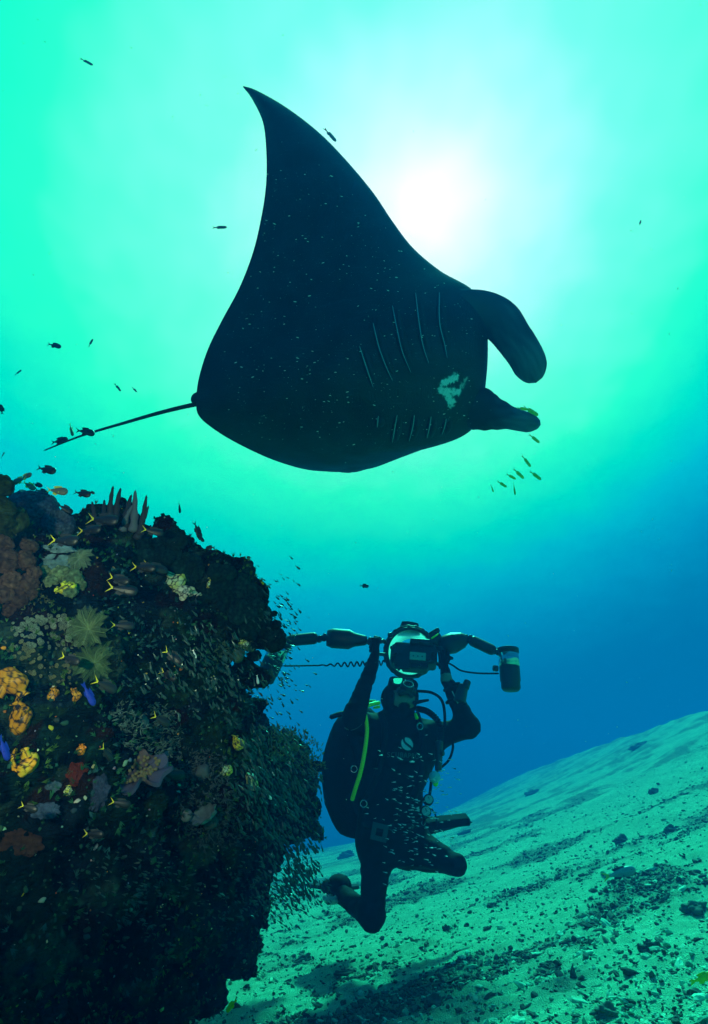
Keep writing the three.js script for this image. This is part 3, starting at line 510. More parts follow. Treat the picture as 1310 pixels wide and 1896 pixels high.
  const bm = bumpFine.clone(); bm.repeat.set(5, 9); bm.needsUpdate = true;
  const skin = new THREE.MeshStandardMaterial({ map: tex, roughness: 0.5, bumpMap: bm, bumpScale: 0.003 }), plain = std(0.016, 0.019, 0.023, 0.6);
  mesh('body', [sheet(1), sheet(-1)], skin, root);
  // cephalic lobes: flattened paddles from the corners of the mouth
  const lobe = (path, label) => {
    const pts = path.map(([x, y, dp]) => at(x, y, dp).sub(O)), c = curve(pts), n = 60, m = 40, pos = [], idx = [], col = [];
    for (let i = 0; i <= n; i++) {
      const u = i / n, p = c.getPoint(u), tg = c.getTangent(u), view = p.clone().add(O).sub(CAM).normalize(), wv = tg.clone().cross(view).normalize(), nv = wv.clone().cross(tg).normalize();
      const f = u * (path.length - 1), k = Math.min(path.length - 2, Math.floor(f)), w = lerp(path[k][3], path[k + 1][3], sstep(0, 1, f - k)) * path[k][2] / F, th = lerp(0.075, 0.014, Math.pow(u, 0.6)), end = Math.sqrt(Math.max(0, 1 - Math.pow(Math.max(0, (u - 0.86) / 0.14), 2)));
      for (let j = 0; j <= m; j++) { const a = j / m * 6.2832, cw = Math.cos(a) * w * end, ct = Math.sin(a) * th * end * (1 + 0) + 0.035 * Math.cos(a) ** 2 * u; const q = p.clone().addScaledVector(wv, cw).addScaledVector(nv, ct); pos.push(q.x, q.y, q.z); const pale = sstep(0.45, 0.75, u + 0.25 * noise(cw * 30, u * 5, 3)) * (0.7 + 0.6 * noise(cw * 60, u * 4, 9)); col.push(...[[0.02, 0.1], [0.025, 0.125], [0.032, 0.15]].map(([a, b]) => lerp(a, b, clamp(pale, 0, 1)))); }
    }
    for (let i = 0; i < n; i++) for (let j = 0; j < m; j++) { const a = i * (m + 1) + j, b = a + m + 1; idx.push(a, a + 1, b, a + 1, b + 1, b); }
    const g = new THREE.BufferGeometry(); g.setAttribute('position', new THREE.Float32BufferAttribute(pos, 3)); g.setAttribute('color', new THREE.Float32BufferAttribute(col, 3)); g.setIndex(idx); g.computeVertexNormals();
    mesh('cephalic_fin', g, new THREE.MeshStandardMaterial({ vertexColors: true, roughness: 0.55, side: THREE.DoubleSide }), root).userData.label = label;
  };
  lobe([[850, 580, 3.86, 42], [890, 580, 3.83, 40], [922, 592, 3.79, 38], [950, 626, 3.75, 34], [975, 664, 3.72, 32], [992, 708, 3.72, 27]], 'larger upper head fin hanging down');
  lobe([[860, 752, 3.87, 30], [886, 757, 3.83, 40], [903, 763, 3.8, 35], [921, 768, 3.77, 28], [945, 774, 3.73, 21], [972, 781, 3.7, 19], [1000, 786, 3.67, 15]], 'lower head fin pointing forward');
  // gill slits: pale raised flaps on the belly
  const stOf = (x, y) => { let best = 1e9, bs = 0.5, bt = 0.5; for (let i = 60; i <= 110; i++) for (let j = 0; j <= 80; j++) { const q = st(i / 150), e = Math.hypot(lerp(q[0], q[2], j / 80) - x, lerp(q[1], q[3], j / 80) - y); if (e < best) { best = e; bs = i / 150; bt = j / 80; } } let stp = 0.004; for (let it = 0; it < 5; it++, stp /= 2) for (let a = -2; a <= 2; a++) for (let b = -2; b <= 2; b++) { const s = bs + a * stp / 2, t = bt + b * stp / 2, q = st(s), e = Math.hypot(lerp(q[0], q[2], t) - x, lerp(q[1], q[3], t) - y); if (e < best) { best = e; bs = s; bt = t; } } return [bs, bt]; };
  const caster = new THREE.Raycaster(); const bodyMesh = root.children[0]; root.updateMatrixWorld(true);
  const belly = (x, y, off) => { const r = ray(x, y).normalize(); caster.set(CAM, r); const h = caster.intersectObject(bodyMesh)[0]; return h ? h.point.clone().addScaledVector(r, -off).sub(O) : null; };
  const gm = std(0.32, 0.4, 0.46, 0.5), gd = std(0.006, 0.007, 0.009, 0.8);
  for (const l of [[[665, 640], [678, 680], [691, 718]], [[690, 597], [702, 645], [715, 680], [727, 706]], [[726, 565], [735, 610], [745, 652], [761, 691]], [[769, 541], [776, 600], [783, 640], [794, 674]], [[813, 540], [814, 600], [823, 638], [828, 664]], [[700, 770], [698, 792]], [[735, 768], [731, 790], [726, 820]], [[767, 768], [764, 790], [757, 818]], [[798, 771], [795, 790], [790, 812]], [[826, 775], [823, 790], [818, 805]]]) {
    const a = l.map(([x, y]) => belly(x, y, 0.009)).filter(Boolean), b = l.map(([x, y]) => belly(x - 3.5, y, 0.002)).filter(Boolean); if (a.length < 2) continue;
    const fl = l.map(([x, y]) => belly(x + 7, y, -0.008)).filter(Boolean); if (fl.length > 1) mesh('gill_flap', tube(fl, s => 0.022 * Math.sin(Math.PI * (0.05 + 0.9 * s)), 0, 40, 12), plain, root);
    const sl = mesh('gill_slit', tube(a, s => 0.0028 * (0.25 + Math.sin(Math.PI * Math.min(1, 0.15 + 0.8 * s))), 0, 40, 7), gm, root);
    if (b.length > 1) mesh('gill_opening', tube(b, s => 0.008 * Math.sin(Math.PI * (0.08 + 0.84 * s)), 0, 40, 7), gd, sl);
  }
  mesh('tail', tube([at(385, 745, 3.92), at(360, 749, 3.92), at(300, 763, 3.9), at(230, 783, 3.88), at(150, 807, 3.85), at(79, 835, 3.82)].map(p => p.sub(O)), s => 0.012 * (1 - s) + 0.004, 0, 60, 10), plain, root);
  mesh('dorsal_fin', displace(sph(4), v => { v.set(v.x * 0.045, v.y * 0.05, v.z * 0.03); }).applyQuaternion(quatFrom(V(0.2, 1, 0))).translate(...at(366, 738, 3.93).sub(O).toArray()), plain, root);
}

// ---------------------------------------------------------------- diver
const DZ = -3.8, D = (x, y, dz = 0) => onZ(x, y, DZ + dz);
const matte = o => new THREE.MeshPhysicalMaterial({ specularIntensity: 0.15, ...o }), NEO = matte({ color: rgb(0.007, 0.008, 0.01), roughness: 0.8, bumpMap: bumpFine, bumpScale: 0.002 }), BLK = matte({ color: rgb(0.007, 0.008, 0.01), roughness: 0.6 }), SATIN = std(0.016, 0.018, 0.022, 0.4), STEEL = std(0.55, 0.56, 0.58, 0.25, { metalness: 1 }), LIME = std(0.42, 0.9, 0.02, 0.5), PALE = std(0.5, 0.52, 0.5, 0.6), SKINC = [0.36, 0.25, 0.18];
const GLASS = new THREE.MeshPhysicalMaterial({ color: 0xffffff, roughness: 0.03, transmission: 1, thickness: 0, ior: 1.5 });
const PXD = 3.55 / F;                                                     // metres per pixel near the diver
const diver = thing('person', 'scuba diver in black wetsuit kneeling upright with arms raised holding a camera rig', 'person', D(715, 1560)), DO = diver.position;
const dl = (x, y, dz) => D(x, y, dz).sub(DO);
const HEAD = dl(741, 1297, 0.06), FACE = V(0.18, 0.66, 0.73).normalize(), FR = V(0.93, -0.12, -0.2); FR.addScaledVector(FACE, -FR.dot(FACE)).normalize(); const FU = FACE.clone().cross(FR).normalize();
const hp = (r, u, f) => HEAD.clone().addScaledVector(FR, r).addScaledVector(FU, u).addScaledVector(FACE, f);
{
  const J = { pel: dl(715, 1545), wai: dl(722, 1490, 0.02), che: dl(733, 1405, 0.02), nek: dl(735, 1340, 0), shL: dl(672, 1352, 0), elL: dl(655, 1325, 0.24), wrL: dl(690, 1228, 0.13), shR: dl(796, 1366, 0), elR: dl(868, 1346, 0.1), wrR: dl(826, 1257, 0.12), hipL: dl(698, 1560, 0), knL: dl(688, 1698, 0.06), anL: dl(628, 1652, -0.28), toL: dl(606, 1642, -0.4), hipR: dl(757, 1562, 0.02), knR: dl(846, 1601, 0.16), anR: dl(755, 1592, -0.12), toR: dl(742, 1596, -0.24) };
  const bones = [[J.pel, J.wai, 0.15, 0.15, 0.1], [J.wai, J.che, 0.155, 0.185, 0.1], [dl(700, 1375, 0), dl(768, 1380, 0), 0.15, 0.14, 0.1], [J.che, J.nek, 0.15, 0.085, 0.1], [J.nek, HEAD, 0.075, 0.085, 0.05], [dl(712, 1360), J.shL, 0.1, 0.085, 0.06], [dl(765, 1368), J.shR, 0.1, 0.082, 0.06], [J.shL, J.elL, 0.082, 0.062, 0.05], [J.elL, J.wrL, 0.062, 0.036, 0.03], [J.shR, J.elR, 0.076, 0.058, 0.05], [J.elR, J.wrR, 0.06, 0.036, 0.03], [J.pel, J.hipL, 0.13, 0.09, 0.08], [J.pel, J.hipR, 0.13, 0.098, 0.08], [J.hipL, J.knL, 0.09, 0.058, 0.05], [J.knL, J.anL, 0.06, 0.046, 0.04], [J.anL, J.toL, 0.05, 0.04, 0.03], [J.hipR, J.knR, 0.104, 0.046, 0.05], [J.knR, J.anR, 0.05, 0.046, 0.02], [J.anR, J.toR, 0.048, 0.04, 0.03]];
  const fold = (x, y, z) => 0.007 * noise(x * 14, y * 34, z * 14) + 0.0035 * noise(x * 70, y * 70, z * 70);
  const body = nets((x, y, z) => { let d = 9; for (const [a, b, ra, rb, k] of bones) d = smin(d, capsule(x, y, z, a, b, ra, rb), k); return d + (Math.abs(d) < 0.05 ? fold(x, y, z) : 0); }, V(-0.75, -0.75, -0.6), V(0.75, 1.25, 0.5), 0.0115, 6, 0.03);
  // head in a grid of its own
  const cap = (a, b, ra, rb) => [a, b, ra, rb];
  const hb = [cap(hp(0, 0.03, -0.03), hp(0, 0.03, 0.005), 0.103, 0.1, 0.05), cap(hp(0, -0.03, 0.0), hp(0, -0.075, 0.045), 0.082, 0.045), cap(hp(-0.035, -0.06, 0.05), hp(0.035, -0.06, 0.05), 0.042, 0.042), cap(hp(0, 0.0, 0.085), hp(0, -0.025, 0.105), 0.014, 0.017), cap(hp(0, -0.05, -0.03), J.nek, 0.075, 0.078)];
  const lo = HEAD.clone().addScalar(-0.22), hi = HEAD.clone().addScalar(0.22); lo.y -= 0.05;
  const head = nets((x, y, z) => { let d = 9; for (const [a, b, ra, rb] of hb) d = smin(d, capsule(x, y, z, a, b, ra, rb), 0.03); return d; }, lo, hi, 0.005, 6, 0.02);
  const skinAt = v => { const q = v.clone().sub(HEAD), r = q.dot(FR), u = q.dot(FU), f = q.dot(FACE); return f > 0.035 && Math.abs(r) < 0.06 && u < 0.05 && u > -0.112; };
  paint(head, v => skinAt(v) ? SKINC : [0.007, 0.008, 0.01]);
  // hands: palm, four curled fingers and a thumb, gloved
  const hand = (w, el, grip, across, out) => {                            // wrist, elbow, grip centre, finger-row axis, outward (camera side)
    const A = across.clone().normalize(), Oo = out.clone().normalize(), b = [], palm = grip.clone().addScaledVector(Oo, 0.028).addScaledVector(A, 0);
    b.push([w, w.clone().lerp(palm, 0.35), 0.034, 0.03]);
    for (const s of [-1, -0.33, 0.33, 1]) b.push([w.clone().lerp(palm, 0.4), palm.clone().addScaledVector(A, s * 0.032), 0.021, 0.016]);
    const wrap = Oo.clone().cross(A).normalize();
    [-1, -0.33, 0.33, 1].forEach((s, i) => { const L = [0.85, 1, 0.97, 0.78][i], k = palm.clone().addScaledVector(A, s * 0.035), p1 = k.clone().addScaledVector(wrap, 0.034 * L).addScaledVector(Oo, -0.004), p2 = p1.clone().addScaledVector(wrap, 0.012 * L).addScaledVector(Oo, -0.03 * L), p3 = p2.clone().addScaledVector(wrap, -0.016 * L).addScaledVector(Oo, -0.018 * L); b.push([k, p1, 0.0125, 0.0115], [p1, p2, 0.0115, 0.0105], [p2, p3, 0.0105, 0.009]); });
    const t0 = w.clone().lerp(palm, 0.55).addScaledVector(A, -0.03), t1 = t0.clone().addScaledVector(A, -0.03).addScaledVector(wrap, 0.018), t2 = t1.clone().addScaledVector(A, -0.008).addScaledVector(wrap, 0.028).addScaledVector(Oo, -0.016); b.push([t0, t1, 0.015, 0.013], [t1, t2, 0.0125, 0.01]);
    const c = palm.clone(), l = c.clone().addScalar(-0.13), h = c.clone().addScalar(0.13); l.y -= 0.04;
    return nets((x, y, z) => { let d = 9; for (const [p, q, ra, rb] of b) d = smin(d, capsule(x, y, z, p, q, ra, rb), 0.006); return d; }, l, h, 0.0042, 6, 0.012);
  };
  const hL = hand(J.wrL, J.elL, dl(699, 1196, 0.07), V(0.2, 1, 0), V(-0.3, -0.1, 1)), hR = hand(J.wrR, J.elR, dl(817, 1218, 0.07), V(-0.2, -1, 0), V(0.3, -0.1, 1));
  const dark = v => [0.007, 0.008, 0.01];
  const wr = J.wrR, wl = J.wrL;
  for (const g of [body, hL, hR]) paint(g, v => v.distanceTo(wr) < 0.04 || v.distanceTo(wl) < 0.021 ? SKINC : dark(v));
  for (const g of [body, head, hL, hR]) { const p = g.attributes.position, uv = new Float32Array(p.count * 2); for (let i = 0; i < p.count; i++) { uv[2 * i] = (p.getX(i) + p.getZ(i) * 0.7) * 9; uv[2 * i + 1] = p.getY(i) * 9; } g.setAttribute('uv', new THREE.BufferAttribute(uv, 2)); }
  const bodyMat = matte({ vertexColors: true, roughness: 0.75, bumpMap: bumpFine, bumpScale: 0.0015 });
  const bm = mesh('body', [body, head, hL, hR], bodyMat, diver);
  diver.updateMatrixWorld(true);
  const rc = new THREE.Raycaster(); const onBody = (x, y, off) => { const r = ray(x, y).normalize(); rc.set(CAM, r); const h = rc.intersectObject(bm)[0]; return (h ? h.point.clone() : D(x, y, 0.2)).addScaledVector(r, -off).sub(DO); };
  // mask
  const mask = new THREE.Group(); mask.name = 'diving_mask'; diver.add(mask);
  const lensShape = sd => { const s = new THREE.Shape(); s.moveTo(0.008 * sd, 0.024); s.quadraticCurveTo(0.06 * sd, 0.034, 0.07 * sd, 0.008); s.quadraticCurveTo(0.072 * sd, -0.026, 0.04 * sd, -0.032); s.quadraticCurveTo(0.014 * sd, -0.03, 0.008 * sd, 0.024); return s; };
  const fm = (g, pos, tiltY = 0) => { const M = new THREE.Matrix4().makeBasis(FR, FU, FACE).setPosition(pos); g.rotateY(tiltY); g.applyMatrix4(M); return g; };
  for (const sd of [-1, 1]) mesh('lens', fm(new THREE.ExtrudeGeometry(lensShape(sd), { depth: 0.004, bevelEnabled: true, bevelSize: 0.002, bevelThickness: 0.001, bevelSegments: 2, curveSegments: 20 }), hp(0, 0.028, 0.117), sd * 0.16), new THREE.MeshStandardMaterial({ color: rgb(0.8, 0.85, 0.85), roughness: 0.05, metalness: 0.92 }), mask);
  const skirt = new THREE.Shape(); skirt.moveTo(-0.083, 0); skirt.quadraticCurveTo(-0.083, 0.045, -0.04, 0.044); skirt.lineTo(0.04, 0.044); skirt.quadraticCurveTo(0.083, 0.045, 0.083, 0); skirt.quadraticCurveTo(0.08, -0.04, 0.04, -0.042); skirt.lineTo(0.022, -0.03); skirt.quadraticCurveTo(0, 0.0, -0.022, -0.03); skirt.lineTo(-0.04, -0.042); skirt.quadraticCurveTo(-0.08, -0.04, -0.083, 0);
  mesh('frame', fm(new THREE.ExtrudeGeometry(skirt, { depth: 0.05, bevelEnabled: true, bevelSize: 0.006, bevelThickness: 0.006, bevelSegments: 3, curveSegments: 20 }), hp(0, 0.028, 0.056)), BLK, mask);
  mesh('nose_pocket', fm(displace(sph(3), v => v.set(v.x * 0.022, v.y * 0.03, v.z * 0.03)), hp(0, 0.004, 0.1)), BLK, mask);
  mesh('strap', fm(new THREE.TorusGeometry(0.106, 0.009, 10, 48).rotateX(Math.PI / 2).scale(1, 1.6, 1.05), hp(0, 0.03, -0.005)), BLK, mask);
  // regulator
  const reg = new THREE.Group(); reg.name = 'regulator'; diver.add(reg);
  mesh('second_stage', [lathe(hp(0.004, -0.045, 0.1), hp(0.008, -0.052, 0.155), [[0, 0], [0.03, 0], [0.04, 0.3], [0.04, 0.8], [0.032, 1], [0, 1]]), cyl(hp(-0.05, -0.06, 0.11), hp(0.06, -0.05, 0.115), 0.017)], SATIN, reg);
  mesh('purge_ring', fm(new THREE.TorusGeometry(0.029, 0.003, 8, 40), hp(0.008, -0.052, 0.157)), STEEL, reg);
  mesh('purge_button', lathe(hp(0.008, -0.052, 0.15), hp(0.009, -0.053, 0.164), [[0, 0], [0.02, 0], [0.02, 0.7], [0.014, 1], [0, 1]]), BLK, reg);
  mesh('exhaust_tee', tube([hp(-0.045, -0.09, 0.1), hp(0, -0.082, 0.125), hp(0.045, -0.09, 0.1)], 0.014, 0.014, 16, 8), SATIN, reg);
  mesh('hose', tube([hp(0.06, -0.05, 0.115), dl(800, 1283, 0.14), dl(817, 1296, 0.12), dl(823, 1325, 0.1), dl(820, 1356, 0.1), dl(806, 1375, 0.02)], 0.0085, 0.0085, 60), BLK, diver);
  mesh('hose', tube([dl(764, 1302, 0.2), dl(778, 1299, 0.16), dl(794, 1296, 0.1)], 0.012, 0.007, 16), BLK, diver);
  mesh('inflator_hose', tube([dl(772, 1312, 0.02), dl(792, 1318, 0.12), dl(808, 1332, 0.16), dl(816, 1350, 0.16), dl(814, 1375, 0.17), dl(812, 1424, 0.17)], s => 0.017 + 0.0022 * Math.sin(s * 190), 0, 200, 10), BLK, diver);
  mesh('inflator', [cyl(dl(813, 1372, 0.2), dl(811, 1428, 0.2), 0.022, 0.018), cyl(dl(812, 1395, 0.2), dl(821, 1394, 0.22), 0.016)], SATIN, diver);
  mesh('hose', tube([dl(836, 1368, 0.06), dl(838, 1385, 0.12), dl(830, 1408, 0.16), dl(812, 1425, 0.18), dl(800, 1440, 0.18)], 0.007, 0.007, 40), BLK, diver);
  mesh('yellow_hose', tube([dl(703, 1301, 0.12), dl(688, 1304, 0.17), dl(671, 1311, 0.2), dl(676, 1326, 0.24), dl(679, 1350, 0.24), dl(675, 1390, 0.25), dl(667, 1430, 0.24), dl(657, 1462, 0.22), dl(651, 1483, 0.18)], 0.0115, 0.0115, 90, 10), LIME, diver);
  mesh('yellow_collar', [tube([dl(672, 1302, 0.03), dl(684, 1299, 0.07), dl(697, 1299, 0.1)], 0.011, 0.009, 12), tube([dl(690, 1311, 0.19), dl(704, 1308, 0.21)], 0.006, 0.009, 8), tube([dl(768, 1321, 0.17), dl(772, 1331, 0.2)], 0.008, 0.011, 8)], LIME, diver);
  mesh('shoulder_strap', [tube([dl(703, 1318, 0.1), onBody(712, 1345, 0.02), onBody(706, 1400, 0.015), onBody(692, 1450, 0.015), dl(668, 1490, 0.12)], 0.018, 0.018, 40), tube([dl(770, 1318, 0.12), onBody(778, 1345, 0.02), onBody(783, 1380, 0.015), onBody(778, 1430, 0.015), onBody(765, 1480, 0.015)], 0.018, 0.018, 40)], BLK, diver);
  mesh('d_ring', [[655, 1424], [673, 1488], [777, 1345]].map(([x, y]) => new THREE.TorusGeometry(0.017, 0.0025, 8, 28).translate(...dl(x, y, 0.2).toArray())), STEEL, diver);
  // buoyancy wing, tank
  const wing = displace(sph(5), v => { const q = 1 + 0.06 * fbm(v.x * 3, v.y * 3, v.z * 3, 3); v.multiplyScalar(q); v.set(v.x * 0.21, v.y * 0.37, v.z * 0.14); }); wing.rotateZ(-0.05); wing.translate(...dl(661, 1424, -0.12).toArray());
  const wing2 = displace(sph(4), v => { v.set(v.x * 0.12, v.y * 0.17, v.z * 0.13); }); wing2.rotateZ(0.5); wing2.translate(...dl(684, 1478, -0.06).toArray());
  mesh('buoyancy_vest', [wing, wing2], NEO, diver);
  mesh('wing_tube', tube([dl(650, 1320, -0.1), dl(630, 1322, -0.05), dl(609, 1329, -0.02)], 0.018, 0.014, 14), BLK, diver);
  const tank = new THREE.Group(); tank.name = 'air_tank'; diver.add(tank);
  mesh('cylinder', lathe(dl(660, 1549, -0.2), dl(700, 1340, -0.22), [[0, -0.005], [0.06, 0], [0.08, 0.03], [0.088, 0.08], [0.088, 0.86], [0.07, 0.94], [0.03, 1], [0, 1]], 36), std(0.34, 0.36, 0.2, 0.4), tank);
  mesh('valve', cyl(dl(705, 1340, -0.22), dl(709, 1322, -0.22), 0.022), STEEL, tank);
  mesh('waist_belt', tube([dl(668, 1520, 0.04), onBody(690, 1530, 0.012), onBody(720, 1533, 0.012), onBody(755, 1530, 0.012), dl(785, 1520, 0.06)], 0.02, 0.02, 40), BLK, diver);
  { const c = onBody(702, 1541, 0.045), fr = new THREE.Shape(); fr.moveTo(-0.05, -0.048); fr.lineTo(0.05, -0.048); fr.lineTo(0.05, 0.048); fr.lineTo(-0.05, 0.048); fr.closePath(); const ho = new THREE.Path(); ho.moveTo(-0.026, -0.025); ho.lineTo(-0.026, 0.025); ho.lineTo(0.026, 0.025); ho.lineTo(0.026, -0.025); ho.closePath(); fr.holes.push(ho);
    const g = new THREE.ExtrudeGeometry(fr, { depth: 0.008, bevelEnabled: true, bevelSize: 0.003, bevelThickness: 0.003, bevelSegments: 2 }); g.scale(0.8, 0.8, 1); g.rotateZ(-0.22); g.translate(c.x, c.y, c.z); mesh('buckle', g, std(0.05, 0.07, 0.09, 0.5), diver); }
  // gauges and clips at the hip
  const gauge = (x, y, r, name) => { const c = onBody(x, y, 0.03), g = new THREE.Group(); g.name = name; diver.add(g); mesh('case', lathe(c, c.clone().add(V(0.004, 0.006, 0.03)), [[0, 0], [r, 0], [r * 1.15, 0.2], [r * 1.15, 0.85], [r, 1], [0, 1]]), BLK, g); const f = c.clone().add(V(0.004, 0.006, 0.031)); mesh('dial', lathe(f, f.clone().add(V(0, 0.0006, 0.003)), [[0, 0], [r * 0.86, 0], [r * 0.86, 0.7], [0, 1]]), PALE, g); mesh('needle', box(f.clone().add(V(0, r * 0.25, 0.004)), 0.003, r * 0.6, 0.001, V(1, 0.4, 0), V(0, 0, 1).cross(V(1, 0, 0)), 0.0004), BLK, g); };
  gauge(791, 1483, 0.024, 'pressure_gauge'); gauge(786, 1505, 0.026, 'depth_gauge'); gauge(781, 1527, 0.013, 'clip_gauge');
  mesh('gauge_hose', tube([dl(798, 1446, 0.16), dl(796, 1465, 0.17), dl(792, 1485, 0.16), dl(788, 1508, 0.16), dl(782, 1530, 0.14)], 0.008, 0.008, 40), BLK, diver);
  mesh('spare_regulator', [lathe(dl(803, 1440, 0.2), dl(806, 1438, 0.25), [[0, 0], [0.025, 0], [0.032, 0.4], [0.028, 0.9], [0, 1]])], std(0.35, 0.55, 0.62, 0.3), diver);
  mesh('yellow_clip', displace(sph(2), v => v.multiplyScalar(0.015)).translate(...dl(806, 1451, 0.22).toArray()), LIME, diver);
  mesh('lanyard', tube([dl(797, 1495, 0.16), dl(806, 1510, 0.2), dl(808, 1525, 0.2), dl(805, 1545, 0.18)], 0.004, 0.004, 24), BLK, diver);
  // forearm light
  const fl = new THREE.Group(); fl.name = 'forearm_torch'; diver.add(fl);
  mesh('torch_body', [cyl(dl(850, 1300, 0.2), dl(858, 1268, 0.2), 0.036, 0.03), cyl(dl(860, 1275, 0.21), dl(866, 1260, 0.21), 0.024, 0.02)], SATIN, fl);
  mesh('band', [[836, 1290], [830, 1268]].map(([x, y], i) => { const g = new THREE.TorusGeometry(0.054 - i * 0.006, 0.009, 8, 30); g.rotateX(Math.PI / 2); g.rotateZ(0.4); return g.translate(...dl(x + 6, y + 4, 0.11).toArray()); }), BLK, fl);
  mesh('reflective_strip', box(dl(842, 1291, 0.19), 0.007, 0.075, 0.004, V(1, 0.4, 0), V(-0.4, 1, 0), 0.001), PALE, fl);
  // sleeve seam on the raised arm
  mesh('sleeve_seam', tube([[637, 1347], [645, 1351], [658, 1349], [670, 1340]].map(([x, y]) => onBody(x, y, 0.002)), 0.0035, 0.0035, 24), std(0.12, 0.15, 0.17, 0.6), diver);
  // chest print: round emblem and word
  const cv = document.createElement('canvas'); cv.width = 512; cv.height = 256; const cx = cv.getContext('2d'); cx.clearRect(0, 0, 512, 256);
  cx.fillStyle = '#ffffff'; cx.beginPath(); cx.arc(300, 80, 74, 0, 7); cx.fill(); cx.globalCompositeOperation = 'destination-out'; cx.lineWidth = 26; cx.beginPath(); cx.moveTo(268, 0); cx.bezierCurveTo(240, 90, 330, 80, 372, 150); cx.stroke(); cx.beginPath(); cx.moveTo(340, 10); cx.lineTo(400, 10); cx.lineTo(400, 60); cx.closePath(); cx.fill(); cx.globalCompositeOperation = 'source-over';
  cx.font = 'bold 76px sans-serif'; cx.fillStyle = '#56666a'; cx.textAlign = 'center'; cx.textBaseline = 'middle'; cx.fillText('SCUBAPRO', 256, 205, 480);
  const ct = new THREE.CanvasTexture(cv); ct.colorSpace = THREE.SRGBColorSpace;
  { const c0 = onBody(747, 1385, 0).add(DO), pr = V(0.97, -0.05, -0.24).normalize(), pn = V(0.22, 0.05, 0.97).normalize(), pu = pn.clone().cross(pr).normalize(), n = 14, pos = [], uv = [], idx = [];
    for (let j = 0; j <= n; j++) for (let i = 0; i <= n; i++) { const o = c0.clone().addScaledVector(pr, (i / n - 0.5) * 0.235).addScaledVector(pu, (0.5 - j / n) * 0.125).addScaledVector(pn, 0.3); rc.set(o, pn.clone().negate()); const h = rc.intersectObject(bm)[0], p = (h ? h.point.clone() : o.addScaledVector(pn, -0.3)).addScaledVector(pn, 0.004).sub(DO); pos.push(p.x, p.y, p.z); uv.push(i / n, 1 - j / n); }
    for (let j = 0; j < n; j++) for (let i = 0; i < n; i++) { const a = j * (n + 1) + i, b = a + n + 1; idx.push(a, b, a + 1, a + 1, b, b + 1); }
    const g = new THREE.BufferGeometry(); g.setAttribute('position', new THREE.Float32BufferAttribute(pos, 3)); g.setAttribute('uv', new THREE.Float32BufferAttribute(uv, 2)); g.setIndex(idx); g.computeVertexNormals();
    mesh('chest_print', g, new THREE.MeshStandardMaterial({ map: ct, color: rgb(0.6, 0.62, 0.6), alphaTest: 0.5, roughness: 0.6 }), diver); }
  // fins: foot pocket, blade, strap
  const fin = (heel, toe, tip, wid, up) => {
    const g = new THREE.Group(); g.name = 'fin'; diver.add(g);
    mesh('foot_pocket', tube([heel, heel.clone().lerp(toe, 0.5), toe], s => 0.06 - 0.012 * s, 0, 16, 12), BLK, g);
    const d = tip.clone().sub(toe), L = d.length(), sh = new THREE.Shape(), w = wid; sh.moveTo(-w * 0.4, 0); sh.lineTo(-w * 0.9, L * 0.5); sh.lineTo(-w, L * 0.95); sh.quadraticCurveTo(0, L * 0.88, w, L * 1.02); sh.lineTo(w * 0.9, L * 0.5); sh.lineTo(w * 0.4, 0); sh.closePath();
    const bl = new THREE.ExtrudeGeometry(sh, { depth: 0.012, bevelEnabled: true, bevelSize: 0.005, bevelThickness: 0.004, bevelSegments: 2 }), y = d.clone().normalize(), z = up.clone().addScaledVector(y, -up.dot(y)).normalize(), x = y.clone().cross(z);
    bl.translate(0, 0, -0.006); bl.applyMatrix4(new THREE.Matrix4().makeBasis(x, y, z).setPosition(toe)); mesh('blade', bl, BLK, g);
    mesh('rib', [-0.7, 0.7].map(s => tube([toe.clone().addScaledVector(x, s * w * 0.5), tip.clone().addScaledVector(x, s * w * 1.25)], 0.012, 0.008, 8)), BLK, g);
    return g;
  };
  const f1 = fin(J.anL.clone().add(V(0.02, 0.03, 0)), dl(622, 1645, -0.36), dl(617, 1639, -0.8), 0.16, V(0.03, 1, 0.05));
  mesh('fin_strap', [tube([dl(600, 1660, -0.27), dl(612, 1668, -0.22), dl(626, 1664, -0.2)], 0.02, 0.02, 14), tube([dl(612, 1655, -0.24), dl(614, 1672, -0.22)], 0.014, 0.014, 8)], PALE, f1);
  mesh('boot', displace(sph(3), v => v.set(v.x * 0.062, v.y * 0.05, v.z * 0.08)).translate(...dl(626, 1636, -0.3).toArray()), NEO, f1);
  fin(dl(752, 1594, -0.16), dl(772, 1545, -0.3), dl(868, 1517, -0.34), 0.02, V(0, 0.2, 1));
  mesh('fin_tip', box(dl(826, 1521, -0.3), 0.27, 0.045, 0.12, dl(868, 1516, -0.3).sub(dl(790, 1524, -0.3)), V(0, 1, 0.3), 0.012), matte({ color: rgb(0.003, 0.0035, 0.0045), roughness: 0.9 }), diver);
}

